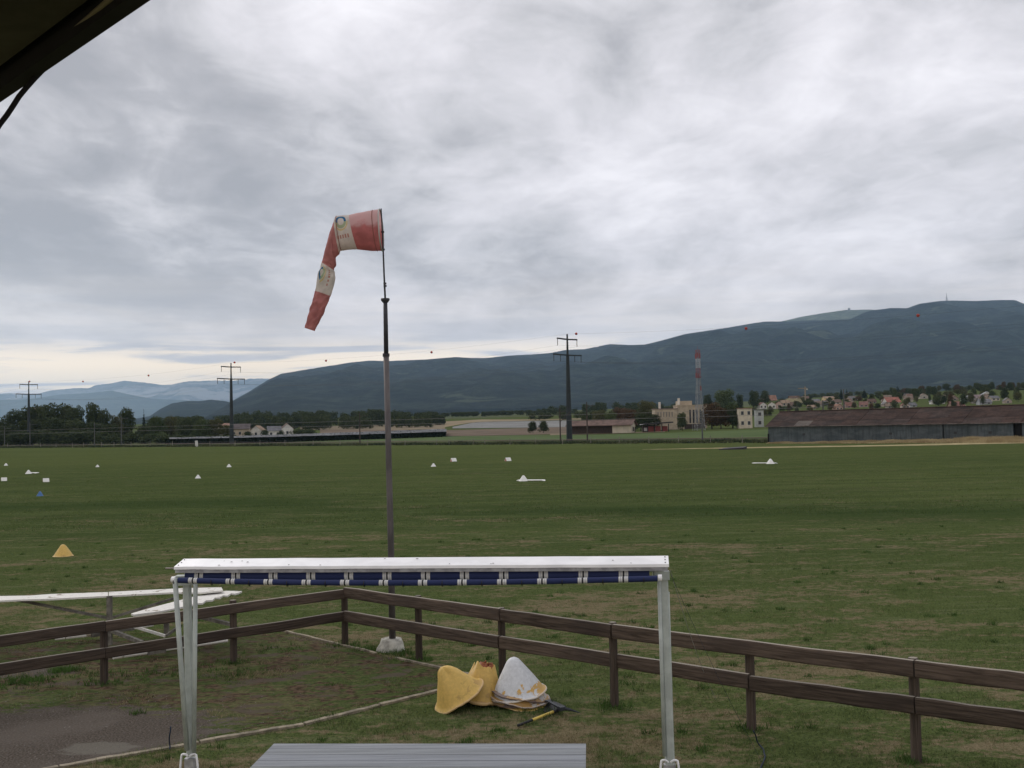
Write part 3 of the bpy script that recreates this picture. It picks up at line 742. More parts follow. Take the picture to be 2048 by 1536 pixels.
    while s < Ln - 0.2:
        q = s / Ln
        mb = MB(); z_ = zb0 + (zb1 - zb0) * q - 0.02 - 0.14 * q * (1 - q)
        c = pt(s, -0.335, z_)
        mb.tube([c + bk * 0.031 * cos(a) + U * 0.031 * sin(a) for a in [2 * pi * j / 14 for j in range(15)]], 0.005, 5); mb.build('strap', M_black, t); s += 0.413
    for (sa, sb) in ((0.02, 0.06), (Ln - 0.115, Ln - 0.075)):
        zz = zb0 if sa < 1 else zb1
        mb = MB(); mb.tube([pt(sa, -0.335, zz - 0.005), pt(sb, -0.335, zz - 0.005)], 0.033, 12); mb.build('end_cap', M_white, t)
    # crank spindle at the left
    mb = MB(); mb.tube([pt(-0.11, -0.2, zf - 0.02), pt(0.0, -0.2, zf - 0.02)], 0.008, 8); mb.build('crank_spindle', mat('worn_spindle', (0.30, 0.26, 0.24), 0.6), t)
    # posts
    def post(px0, py0, px1, py1, D, wd, name='post', m=M_white, dp=None):
        a = PY(px0, py0, D); b = PY(px1, py1, D); mb = MB(); mb.beam(a, b, wd, dp or wd, up=(0, 1, 0), bevel=wd * 0.18); return mb.build(name, m, t)
    DL = pt(0.1, -0.02, 0).y; DR = pt(Ln - 0.05, -0.02, 0).y; s_ = DL / FPX
    post(374, 1164, 382, 1512, DL, 15 * s_, m=M_whitedk); post(1326, 1152, 1340, 1528, DR, 17 * s_, m=M_whitedk)
    mb = MB(); mb.box(PY(372, 1160, DL), (0.22, 0.14, 0.10)); mb.build('head_bracket', M_whitedk, t)
    mb = MB(); mb.box(PY(1322, 1150, DR), (0.16, 0.14, 0.09)); mb.build('head_bracket', M_whitedk, t)
    # folding arms tied down beside the left post
    def arm(a, b, da, db, r): mb = MB(); mb.tube([PY(*a, DL + da), PY(*b, DL + db)], r, 10); mb.build('folding_arm', M_whitedk, t, True)
    arm((350, 1157), (374, 1500), -0.31, -0.10, 4.9 * s_); arm((391, 1168), (388, 1505), -0.20, -0.08, 4.4 * s_)
    def arm2(a, b, da, db, r): mb = MB(); mb.tube([PY(*a, DR + da), PY(*b, DR + db)], r, 10); mb.build('folding_arm', M_whitedk, t, True)
    arm2((1318, 1156), (1329, 1512), -0.05, -0.06, 3.6 * s_); arm2((1335, 1184), (1345, 1515), 0.05, 0.05, 3.8 * s_)
    # feet: curved cast clamps, socket and cross base
    for px, py, D in ((381, 1512, DL), (1339, 1524, DR)):
        g = PY(px, py, D); top = g.z
        for sg in (-1, 1):
            mb = MB(); pts = []
            for j in range(10):
                a = pi * (0.95 - 0.95 * j / 9)
                pts.append(g + ax * sg * (0.055 + 0.045 * cos(a) + 0.0) + U * (0.03 * sin(a) - 0.16 * (1 if j > 6 else 0) * (j - 6) / 3) + bk * -0.04)
            mb.tube(pts, 0.013, 8); mb.build('foot_clamp', M_white, t, True)
        mb = MB(); mb.beam(Vector((g.x, g.y, top - 0.02)), Vector((g.x, g.y, 0.03)), 0.12, 0.10, up=(0, 1, 0), bevel=0.02); mb.build('foot_socket', M_galv, t)
        mb = MB(); c = Vector((g.x, g.y, 0.03)); mb.beam(c - bk * 0.30, c + bk * 0.05, 0.10, 0.05); mb.beam(c - ax * 0.15 + U * 0.001, c + ax * 0.15 + U * 0.001, 0.10, 0.046); mb.build('cross_foot', M_whitedk, t)
    # slack guy line from the right end to the turf
    e = PY(1340, 1140, DR); g = PZ(1432, 1400)
    mb = MB(); mb.tube([e.lerp(g, j / 12) - U * 0.10 * sin(pi * j / 12) for j in range(13)], 0.003, 4); mb.build('guy_line', mat('pale_cord', (0.30, 0.30, 0.28), 0.8), t)
    e = PY(1342, 1150, DR); g = PZ(1528, 1532)
    mb = MB(); mb.tube([e.lerp(g, j / 12) - U * 0.06 * sin(pi * j / 12) for j in range(13)], 0.0022, 4); mb.build('guy_line', M_cord, t)
    return DL
awning()
def loose_cord():
    for pts, lab in (([PZ(1507, 1462, 0.25), PZ(1513, 1478, 0.1), PZ(1519, 1490, 0.02), PZ(1527, 1500, 0.015), PZ(1531, 1512, 0.015), PZ(1524, 1528, 0.015), PZ(1519, 1545, 0.015)], 'dark blue cord lying from a fence post across the grass at the right'),
                     ([PZ(341, 1453, 0.3), PZ(339, 1470, 0.2), PZ(340, 1490, 0.06), PZ(338, 1500, 0.02)], 'frayed dark cord hanging down beside the left awning post')):
        mb = MB(); P = []
        for i in range(len(pts) - 1):
            for j in range(3): P.append(pts[i].lerp(pts[i + 1], j / 3) + Vector((0.006 * sin(i * 3 + j), 0, 0)))
        P.append(pts[-1]); mb.tube(P, 0.009, 6); o = recentre(mb.build('cord', M_cord, None, True)); tag(o, lab, 'cord')
loose_cord()

# ---- grey planked table under the awning
def table():
    z = 0.75
    m = mat('grey_plank', (0.235, 0.250, 0.255), 0.65, 0.16, 3.0, 0.25, 40, obj_random=0.09, stretch=(0.25, 5, 1))
    a = PZ(548, 1487, z); b = PZ(1172, 1487, z); ax = (b - a).normalized(); L = (b - a).length; bk = Vector((-ax.y, ax.x, 0))
    t = thing('planked_table', 'long low grey table top of wide horizontal planks at the bottom edge', 'table', Vector((a.x + L / 2, a.y - 0.6, 0)))
    w_ = 0.172; s = 0.0
    for i in range(7):
        mb = MB(); c = a - bk * (s + w_ / 2); mb.beam(c + Vector((0, 0, -0.012)), c + ax * L + Vector((0, 0, -0.012)), w_, 0.024, bevel=0.003); mb.build('plank', m, t); s += w_ + 0.011
    for f_ in (0.08, 0.5, 0.92):
        mb = MB(); c = a + ax * L * f_; mb.beam(c - bk * 0.03 + Vector((0, 0, -0.06)), c - bk * (s - 0.03) + Vector((0, 0, -0.06)), 0.06, 0.07); mb.build('crossbar', M_black, t)
    for f_ in (0.08, 0.92):
        for q in (0.12, s - 0.12):
            c = a + ax * L * f_ - bk * q; mb = MB(); mb.beam(Vector((c.x, c.y, 0)), Vector((c.x, c.y, z - 0.095)), 0.07, 0.07, up=(0, 1, 0)); mb.build('leg', M_black, t)
table()

# ---- marker cones
def cone_mat(name, col, chip, thr, rough=0.55, rimc=(0.60, 0.42, 0.22)):
    m = bpy.data.materials.new(name); m.use_nodes = True; nt = m.node_tree; k = NB(nt); b = nt.nodes['Principled BSDF']
    b.inputs['Roughness'].default_value = rough; tcn = k.n('ShaderNodeTexCoord'); p = tcn.outputs['Object']
    f = k.noise(p, 4.5, 6.0, 0.6, 0.5); g = k.noise(p, 26.0, 4.0, 0.6); z = k.sep(tcn.outputs['UV'])[1]
    c = k.mix(k.mr(g, 0.35, 0.7), tuple(x * 0.86 for x in col), col)
    edge = k.m('ADD', f, k.m('MULTIPLY', k.mr(z, 0.0, 0.42, 1.0, 0.0, False), 0.20))
    c = k.mix(k.mr(edge, thr, thr + 0.02), c, chip)
    if rimc: c = k.mix(k.mr(z, 0.028, 0.04, 0.75, 0.0), c, rimc)
    c = k.mix(k.mr(k.noise(p, 9.0, 5.0, 0.6, 1.0), 0.60, 0.68, 0, 0.5), c, tuple(x * 0.6 for x in col))
    nt.links.new(c, b.inputs['Base Color'])
    bn = k.n('ShaderNodeBump'); bn.inputs['Distance'].default_value = 0.01; bn.inputs['Strength'].default_value = 0.4
    nt.links.new(f, bn.inputs['Height']); nt.links.new(bn.outputs[0], b.inputs['Normal']); return m
M_ycone = cone_mat('yellow_cone_paint', (0.66, 0.44, 0.11), (0.46, 0.29, 0.08), 0.70)
M_ycone2 = cone_mat('ochre_cone_paint', (0.56, 0.36, 0.085), (0.42, 0.26, 0.07), 0.70)
M_wcone = cone_mat('white_cone_paint', (0.66, 0.68, 0.70), (0.58, 0.36, 0.10), 0.665, rimc=(0.72, 0.66, 0.58))
M_ocone = cone_mat('inner_cone_paint', (0.28, 0.075, 0.018), (0.20, 0.05, 0.015), 0.6)
M_mcone = cone_mat('mixed_cone_paint', (0.20, 0.15, 0.13), (0.42, 0.27, 0.12), 0.62, rimc=(0.11, 0.07, 0.06))
M_gcone = cone_mat('pale_cone_paint', (0.50, 0.48, 0.45), (0.42, 0.25, 0.08), 0.60, rimc=(0.45, 0.40, 0.38))
def cone_mesh(r, h, dents=0.0, seed=0.0, top_cut=None, tear=0.0, n=64, wob=0.0):
    """rounded conical shell with a rolled rim and real thickness"""
    prof = [(1.06, -0.02), (1.085, 0.012), (1.055, 0.032), (0.985, 0.045), (0.915, 0.12), (0.80, 0.27), (0.62, 0.49), (0.42, 0.72), (0.30, 0.855), (0.21, 0.94), (0.12, 0.985), (0.05, 1.0), (0.001, 1.003)]
    if top_cut: prof = [p for p in prof if p[1] <= top_cut]
    V = []; UV = []; th = 0.006
    rings = [(q[0] * r, q[1] * h, q[1]) for q in prof] + [((q[0] * r - th) if q[0] * r > th else 0.0005, q[1] * h - th * 0.7, q[1]) for q in prof[::-1]]
    k_ = 0
    for j, (rr, z, v) in enumerate(rings):
        for i in range(n):
            a = 2 * pi * i / n; c = Vector((cos(a), sin(a), 0))
            d = dents * mn.noise(Vector((cos(a) * 1.3, sin(a) * 1.3, v * 2.2 + seed))) * (0.3 + v)
            rag = 0.0
            if top_cut and j in (len(prof) - 1, len(prof)): rag = tear * (mn.noise(Vector((cos(a) * 2.6, sin(a) * 2.6, seed))) + 0.35 * mn.noise(Vector((cos(a) * 9, sin(a) * 9, seed))))
            rim = (wob * mn.noise(Vector((cos(a) * 1.7, sin(a) * 1.7, seed + 5))) + 0.3 * wob * mn.noise(Vector((cos(a) * 7, sin(a) * 7, seed)))) * max(0, 1 - v) ** 3
            V.append((c.x * (rr + d * r), c.y * (rr + d * r), z + rag * h + rim)); UV.append((i / n, v))
    m = len(rings); F = [(j * n + i, j * n + (i + 1) % n, (j + 1) * n + (i + 1) % n, (j + 1) * n + i) for j in range(m - 1) for i in range(n)]
    F += [((m - 1) * n + i, (m - 1) * n + (i + 1) % n, (i + 1) % n, i) for i in range(n)]
    return V, F, UV
def cone(name, label, loc, r, h, mt, rot=None, group=None, cat='cone', **kw):
    V, F, UV = cone_mesh(r, h, **kw)
    mb = MB(); mb.add(V, F); o = mb.build(name, mt, None, True); uvl = o.data.uv_layers.new(name='UVMap')
    for l in o.data.loops: uvl.data[l.index].uv = UV[l.vertex_index]
    o.location = loc
    if rot is not None: o.rotation_mode = 'QUATERNION'; o.rotation_quaternion = rot.to_quaternion()
    return tag(o, label, cat, group)
def heap():
    G = 'worn marker cones piled by the fence'
    s = PZ(1030, 1410)
    # left pair: a dented yellow cone leaning on a lying broken one
    a = PZ(960, 1405); cone('marker_cone', 'yellow cone with a broken-off top showing its rusty orange inside', a + Vector((0, 0.02, 0.02)), 0.35, 0.66, M_ycone2, tilt(R(-6), R(10), R(15)), G, top_cut=0.72, tear=0.14, dents=0.05, seed=2.2, wob=0.05)
    o = cone('cone_lining', 'rusty orange inner shell seen through the broken top of the yellow cone', a + Vector((0.0, 0.02, 0.02)), 0.335, 0.60, M_ocone, tilt(R(-6), R(10), R(15)), G, top_cut=0.86, tear=0.10, dents=0.05, seed=2.9)
    b_ = PZ(919, 1417); cone('marker_cone', 'dented yellow cone leaning left against the broken yellow one', b_ + Vector((0.0, 0.0, 0.175)), 0.35, 0.47, M_ycone, tilt(R(10), R(-29), 0), G, dents=0.10, seed=7.3, wob=0.03)
    # flap torn out of the leaning cone
    # right: nested stack, topmost one white
    c = PZ(1040, 1408)
    labs = [('yellow cone lying squashed at the bottom of the stack under the white cone', M_ycone, 0.375, 0.0, tilt(R(5), R(5), 0.3), (0.05, -0.01)),
            ('brown rimmed cone second from the bottom of the stack, rim chipped', M_mcone, 0.36, 0.058, tilt(R(2), R(-3), 1.0), (-0.03, 0.0)),
            ('pale grey cone in the middle of the stack under the white cone', M_gcone, 0.385, 0.080, tilt(R(3), R(-6), 2.0), (0.0, -0.01)),
            ('dark rimmed cone just under the white cone in the stack', M_mcone, 0.372, 0.106, tilt(R(2), R(-9), 3.0), (0.0, 0.0))]
    for i, (lab, m_, r_, dz, rt, (ox, oy)) in enumerate(labs):
        cone('marker_cone', lab, c + Vector((ox, oy, dz + 0.02)), r_, 0.30, m_, rt, G, dents=0.02, seed=i * 3.3, wob=0.03)
    cone('marker_cone', 'white rounded cone with chipped yellow patches on top of the stack', c + Vector((-0.02, 0, 0.150)), 0.37, 0.50, M_wcone, tilt(R(4), R(-8)), G, dents=0.02, seed=1.7, wob=0.02)
heap()
def pick():
    a = PZ(1036, 1451, 0.03); b = PZ(1118, 1419, 0.05); d = (b - a); t = thing('pickaxe', 'pickaxe with yellow and black handle lying on the grass beside the cone stack', 'pickaxe', a.lerp(b, 0.5) * 1.0)
    yl = mat('yellow_fibreglass', (0.62, 0.46, 0.10), 0.45, 0.1); st = mat('dark_steel', (0.05, 0.055, 0.065), 0.45, 0.3, 12, metal=0.6)
    mb = MB(); mb.tube([a, a.lerp(b, 0.34)], [0.018, 0.017], 10); mb.build('grip', M_black, t, True)
    mb = MB(); mb.tube([a.lerp(b, 0.33), a.lerp(b, 0.86)], [0.017, 0.019], 10); mb.build('handle', yl, t, True)
    mb = MB(); mb.tube([a.lerp(b, 0.85), a.lerp(b, 1.03)], [0.023, 0.026], 10); mb.build('handle_collar', M_black, t, True)
    h0 = PZ(1096, 1402, 0.09); h1 = PZ(1123, 1417, 0.085); h2 = PZ(1161, 1426, 0.015)
    mb = MB(); mb.tube([h1, h1.lerp(h2, 0.4) + Vector((0, 0, 0.012)), h2], [0.030, 0.019, 0.004], 8); mb.build('spike', st, t)
    mb = MB(); mb.beam(h1, h0, 0.045, 0.02); mb.beam(h0 + Vector((0, 0, .001)), PZ(1092, 1397, 0.03), 0.085, 0.012); mb.build('adze_blade', st, t)
    mb = MB(); mb.box(h1, (0.07, 0.07, 0.05), tilt(0, 0, 0.4)); mb.build('head_eye', st, t)
    o = MB(); P = [PZ(1098, 1399, 0.012), PZ(1132, 1414, 0.012), PZ(1108, 1428, 0.012), PZ(1086, 1424, 0.012)]  # thin flat black piece on the grass under the head
    P2 = [p + Vector((0, 0, 0.012)) for p in P]; o.add(P + P2, [(3, 2, 1, 0), (4, 5, 6, 7), (0, 1, 5, 4), (1, 2, 6, 5), (2, 3, 7, 6), (3, 0, 4, 7)])
    tag(recentre(o.build('flat_black_piece', M_black)), 'small flat black piece under the pickaxe head', 'rubber sheet')
pick()

# ---- derelict landing indicator behind the left fence
M_peel = cone_mat('peeling_white_paint', (0.76, 0.74, 0.69), (0.26, 0.22, 0.16), 0.815, 0.8, rimc=None)
M_oldtube = mat('old_grey_timber', (0.15, 0.14, 0.12), 0.85, 0.35, 7.0, 0.3, 40)
def landing_t():
    gx = PZ(340, 1310)
    t = thing('landing_indicator', 'derelict wooden landing indicator with two peeling white wings lying beyond the left fence', 'landing indicator', gx)
    def slab(pts_top, z_in, name, th=0.03, mt=M_peel, rag=0.0, parent=t):
        P = [PZ(x, y, z) for (x, y, z) in pts_top]; n = len(P)
        mb = MB(); mb.add([p for p in P] + [p - Vector((0, 0, th)) for p in P], [tuple(range(n))[::-1], tuple(range(n, 2 * n))] + [(i, (i + 1) % n, n + (i + 1) % n, n + i) for i in range(n)])
        return mb.build(name, mt, parent)
    z = 0.92
    # long wing, two panels end to end
    slab([(-260, 1207, z), (-260, 1222, z), (-100, 1215, z), (0, 1201, z), (40, 1199, z), (100, 1197.5, z), (216, 1191.5, z), (216, 1184, z), (100, 1188, z), (60, 1191, z), (0, 1192, z)], 0, 'wing_panel')
    slab([(217.5, 1183.8, z), (217.5, 1191.3, z), (345, 1184.5, z), (400, 1185, z), (446, 1180.5, z), (443, 1174.5, z), (360, 1176.5, z)], 0, 'wing_panel')
    # tapering wing coming towards the fence with a torn trailing edge
    pts = [(262, 1227, 0.86), (300, 1216, .86), (345, 1204, .86), (392, 1192, .86), (430, 1183.5, .86), (452, 1181.5, .86), (484, 1182, .86)]
    e = [(478, 1185), (470, 1187), (462, 1186.5), (455, 1191), (446, 1190.5), (440, 1195), (430, 1195), (425, 1200), (412, 1200.5), (405, 1206), (396, 1206), (382, 1210), (322, 1222), (322, 1222), (268, 1229)]
    slab(pts + [(x, y, .86) for x, y in e if True][:-1] + [(268, 1229, .86)], 0, 'wing_panel')
    def bar(a, b, r, name, mt=M_oldtube, za=None, zb=None, sq=True):
        A = PZ(a[0], a[1], a[2]); B = PZ(b[0], b[1], b[2]); mb = MB()
        if sq: mb.beam(A, B, r * 2, r * 2)
        else: mb.tube([A, B], r, 8)
        mb.build(name, mt, t)
    g = PZ(222, 1262, 0.15)
    # uprights
    for (px, pt_, pb) in ((219, 1192, 1290), (333, 1230, 1272)):
        B_ = PZ(px, pb, 0.05); T = PY(px, pt_, B_.y); mb = MB(); mb.beam(B_, T, 0.085, 0.07, up=(0, 1, 0)); mb.build('upright', M_oldtube, t)
    D0 = PZ(219, 1290, 0.05).y
    def barY(a, b, Da, Db, r, name='brace', mt=M_oldtube):
        mb = MB(); mb.beam(PY(a[0], a[1], Da), PY(b[0], b[1], Db), r * 2, r * 2); mb.build(name, mt, t)
    barY((30, 1199), (216, 1236), D0 + .1, D0, .022); barY((222, 1236), (350, 1196), D0, D0 + .1, .022)
    barY((224, 1262), (285, 1285), D0, D0 - 0.8, .03); barY((258, 1250), (331, 1272), D0 + .2, D0, .022, mt=M_peel); barY((333, 1271), (362, 1250), D0, D0 + .2, .022)
    barY((392, 1232), (467, 1250), D0 + .3, D0 - .2, .03); barY((222, 1264), (268, 1258), D0, D0 + .4, .02)
    # three skids on the ground
    bar((110, 1277.5, .10), (182, 1270, .12), .030, 'skid', M_peel, sq=False); bar((182, 1270, .12), (206, 1266, .12), .042, 'skid_joint'); bar((200, 1267, .11), (306, 1250, .10), .030, 'skid', M_peel, sq=False)
    bar((226, 1315, .10), (294, 1305, .11), .032, 'skid', M_peel, sq=False); bar((294, 1305, .11), (330, 1299, .11), .042, 'skid_joint'); bar((330, 1299, .11), (455, 1281, .11), .028, 'skid', M_peel, sq=False)
landing_t()

# ---- roof corner overhead
def eave():
    zr = CAM_H + 0.8
    p1 = PZ(305, 0, zr); p2 = PZ(0, 207, zr); d = (p2 - p1).normalized(); nrm = Vector((-d.y, d.x, 0))
    if nrm.x > 0 and nrm.y > 0: nrm = -nrm
    if (p1 + nrm).y > p1.y: nrm = -nrm
    far = p1 + d * 4.0; near = p1 - d * 2.2
    t = thing('roof_overhang', 'dark boarded roof overhang cutting across the top left corner', 'roof', far.lerp(near, 0.5))
    mw = mat('dark_boarding', (0.085, 0.075, 0.06), 0.9, 0.3, 3.0); md = mat('dark_fascia', (0.016, 0.014, 0.018), 0.8, 0.2, 4.0)
    U = Vector((0, 0, 1))
    mb = MB(); a = far + nrm * 0.02; b = near + nrm * 0.02; mb.beam(a + U * 0.05, b + U * 0.05, 0.035, 0.10); mb.build('fascia', md, t)
    for i in range(9):
        c = nrm * (0.13 + i * 0.152); mb = MB(); mb.beam(far + c + U * 0.045, near + c + U * 0.045, 0.148, 0.022); mb.build('soffit_board', mw, t)
    mb = MB(); mb.beam(far + nrm * 0.75 + U * 0.085, near + nrm * 0.75 + U * 0.085, 1.5, 0.05); mb.build('roof_deck', md, t)
    mc = mat('brown_cable', (0.26, 0.22, 0.15), 0.7)
    def cab(pp, r, z=zr + 0.02, name='cable', m_=mc):
        P = []
        for i in range(len(pp) - 1):
            for j in range(6): P.append(PZ(pp[i][0] + (pp[i + 1][0] - pp[i][0]) * j / 6, pp[i][1] + (pp[i + 1][1] - pp[i][1]) * j / 6, z))
        P.append(PZ(*pp[-1], z)); mb = MB(); mb.tube(P, r, 8); mb.build(name, m_, t, True)
    cab([(225, -6), (180, 34), (147, 60)], 0.006); cab([(141, 65), (128, 90), (108, 115), (92, 132)], 0.006)
    cab([(175, 68), (160, 76), (146, 84)], 0.003)
    # loose black cable dropping off the corner
    D = PZ(70, 155, zr).y; mb = MB(); mb.tube([PY(x, y, D) for x, y in ((95, 130), (68, 158), (52, 176), (38, 193), (26, 212), (14, 230), (0, 248), (-20, 280), (-60, 350))], 0.0062, 8); mb.build('hanging_cable', md, t, True)
eave()
# ================================================================== beyond the field
def part(mb, name, m, parent, smooth=False, label=None):
    o = mb.build(name, m, None, smooth); o.parent = parent
    if label: o['label'] = label
    return o
def line_pt(px, off):
    """point on the line parallel to the railway, off metres beyond the field fence, seen in column px"""
    o = L0 + LN * off; k = (px - CX) / FPX
    for _ in range(6):
        s = (k * o.y - o.x) / (LD.x - k * LD.y); p = o + LD * s
        k += ((px - proj((p.x, p.y, tz(p.x, p.y)))[0]) / FPX)
    return Vector((p.x, p.y, tz(p.x, p.y)))
# ---- draped field patches
def patch(name, cols, m, lift=0.10, nx=30, ny=6, kind='structure', rag=0.0):
    """cols: list of (px, Ynear, Yfar)"""
    V = []; 
    for i in range(nx + 1):
        px = cols[0][0] + (cols[-1][0] - cols[0][0]) * i / nx
        y0 = interp([(c[0], c[1]) for c in cols], px); y1 = interp([(c[0], c[2]) for c in cols], px)
        y0 += rag * mn.noise(Vector((px * 0.035, 1, 0))) * 1.0; y1 += rag * mn.noise(Vector((px * 0.03, 7, 0)))
        for j in range(ny + 1): V.append(at(px, y0 + (y1 - y0) * j / ny, lift))
    F = [(i * (ny + 1) + j, (i + 1) * (ny + 1) + j, (i + 1) * (ny + 1) + j + 1, i * (ny + 1) + j + 1) for i in range(nx) for j in range(ny)]
    mb = MB(); mb.add(V, F); o = mb.build(name, m); tag(o, kind=kind); return o
def field_mat(name, a, b, s=0.05, st=(1, 1, 1)): return mat(name, a, 0.95, 0, s, 0.0, col2=b, spec=0.05, stretch=st)
patch('meadow_field', [(560, 400, 470), (900, 330, 440), (1200, 285, 385), (1536, 250, 370)], field_mat('meadow', (0.062, 0.095, 0.030), (0.085, 0.118, 0.040)), nx=50)
patch('ploughed_field', [(640, 560, 800), (900, 445, 610), (1030, 425, 600), (1175, 420, 600)], field_mat('ploughed', (0.115, 0.085, 0.060), (0.155, 0.118, 0.085)))
patch('stubble_field', [(600, 810, 900), (760, 700, 860), (890, 640, 800)], field_mat('stubble', (0.18, 0.145, 0.095), (0.22, 0.18, 0.12)), lift=0.14)
patch('stubble_field', [(1100, 400, 430), (1330, 392, 402)], field_mat('stubble', (0.18, 0.145, 0.095), (0.22, 0.18, 0.12)), lift=0.16, rag=2)
patch('plastic_covered_field', [(905, 660, 700), (960, 640, 820), (1180, 560, 700)], field_mat('crop_fleece', (0.13, 0.13, 0.12), (0.27, 0.27, 0.26), 0.25, (0.4, 3, 1)), lift=0.16)
patch('stubble_field', [(888, 700, 900), (960, 830, 930), (1170, 735, 790)], field_mat('stubble2', (0.22, 0.17, 0.10), (0.26, 0.21, 0.13)), lift=0.13)
patch('hillside_field', [(880, 1050, 1500), (1100, 980, 1500), (1300, 900, 1500), (1500, 850, 1300)], field_mat('hill_meadow', (0.055, 0.075, 0.030), (0.095, 0.105, 0.05), 0.01))
# ---- railway beyond the fence
def rail_strip(name, o0, o1, z, m, px0=-250, px1=1750, n=60):
    V = []
    for i in range(n + 1):
        px = px0 + (px1 - px0) * i / n
        for o_ in (o0, o1): p = line_pt(px, o_); V.append(p + Vector((0, 0, z)))
    F = [(2 * i, 2 * i + 2, 2 * i + 3, 2 * i + 1) for i in range(n)]
    mb = MB(); mb.add(V, F); o = mb.build(name, m); tag(o, kind='structure'); return o
M_ball = mat('brown_ballast', (0.075, 0.060, 0.048), 0.95, 0.4, 0.8, 0.3, 10)
rail_strip('railway_bed', 24, 29, 0.45, M_ball)
rail_strip('embankment', 22.6, 24.0, 0.25, M_ball)
for o_ in (25.6, 27.03):
    mb = MB(); mb.tube([line_pt(px, o_) + Vector((0, 0, 0.52)) for px in range(-250, 1800, 60)], 0.06, 4); tag(mb.build('rail_track', mat('rusty_rail', (0.10, 0.06, 0.045), 0.6)), kind='structure')

# ---- loose stones and bits on the yard
def grit():
    n = 900; px = RNG.uniform(-80, 620, n); py = RNG.uniform(1385, 1535, n); V = []; F = []
    for a, b in zip(px, py):
        p = PZ(a, b)
        if not (b < 1536 - (a - 130) * 0.2 - 6): continue
        r = random.uniform(0.004, 0.013) * (1.6 if random.random() < 0.04 else 1); o = len(V); an = random.uniform(0, 3)
        for k in range(4): V.append((p.x + r * cos(an + k * pi / 2) * random.uniform(.6, 1.2), p.y + r * sin(an + k * pi / 2), 0.004))
        V.append((p.x, p.y, 0.004 + r * 0.8)); F += [(o, o + 1, o + 4), (o + 1, o + 2, o + 4), (o + 2, o + 3, o + 4), (o + 3, o, o + 4)]
    o = fast_mesh('gravel', np.array(V), np.array(F), mat('grit', (0.05, 0.045, 0.04), 0.9, 0, 6.0, col2=(0.17, 0.15, 0.13))); tag(o, 'loose grit and small stones on the worn asphalt', kind='stuff')
grit()
# ---- turf blades, near and far
def inside(poly, x, y):
    c = np.zeros(len(x), bool); n = len(poly)
    for i in range(n):
        x0, y0 = poly[i]; x1, y1 = poly[(i + 1) % n]
        q = ((y0 > y) != (y1 > y)); c ^= q & (x < (x1 - x0) * (y - y0) / ((y1 - y0) + 1e-12) + x0)
    return c
YPOLY = [(p.x, p.y) for p in (CORN, PZ(575, 1266), PZ(-500, 1300), PZ(-400, 1700), PZ(110, 1540))]
def blades(name, x, y, z, h, wdt, nb, m, lean=0.6, label=None, spread=0.02):
    n = len(x); N = n * nb
    X = np.repeat(x, nb) + RNG.normal(0, spread, N); Y = np.repeat(y, nb) + RNG.normal(0, spread, N); Z = np.repeat(z, nb)
    H = np.repeat(h, nb) * RNG.uniform(0.55, 1.2, N); a = RNG.uniform(0, 2 * pi, N); b = RNG.uniform(0, 2 * pi, N); l = RNG.uniform(0.1, lean, N) * H
    W = wdt * RNG.uniform(0.6, 1.3, N)
    V = np.empty((N, 3, 3)); V[:, 0, 0] = X - np.cos(a) * W; V[:, 0, 1] = Y - np.sin(a) * W; V[:, 0, 2] = Z - 0.005
    V[:, 1, 0] = X + np.cos(a) * W; V[:, 1, 1] = Y + np.sin(a) * W; V[:, 1, 2] = Z - 0.005
    V[:, 2, 0] = X + np.cos(b) * l; V[:, 2, 1] = Y + np.sin(b) * l; V[:, 2, 2] = Z + H
    o = fast_mesh(name, V.reshape(-1, 3), np.arange(N * 3).reshape(-1, 3), m); tag(o, label, kind='stuff'); return o
M_blade = turf_mat('turf_blades', 1.7, 0, 0.25)
def near_grass():
    n = 150000; u = RNG.uniform(0, 1, n); a, b = 8.5 ** -0.7, 48 ** -0.7; y = (a + (b - a) * u) ** (-1 / 0.7)
    x = RNG.uniform(-0.60, 0.56, n) * y
    cl = np.array([mn.noise(Vector((xx * 1.7, yy * 1.7, 0))) + 0.7 * mn.noise(Vector((xx * 0.5, yy * 0.6, 3))) for xx, yy in zip(x, y)])
    iy = inside(YPOLY, x, y)
    pd = (PZ(60, 1480)); asp = ((x - pd.x) * 0.42) ** 2 + ((y - pd.y) * 0.62) ** 2 < 1.1
    keep = (RNG.uniform(0, 1, n) < np.clip(0.72 + 0.5 * cl, 0.1, 1)) & ~(iy & asp) & ~(iy & (cl < 0.12))
    x, y, cl = x[keep], y[keep], cl[keep]
    h = (0.026 + 0.030 * np.clip(cl + 0.4, 0, 1.2)) * RNG.uniform(0.7, 1.3, len(x))
    blades('grass', x, y, np.zeros(len(x)), h, 0.0048, 3, M_blade, 1.3, 'short rough turf of mixed green and dry blades', 0.03)
near_grass()
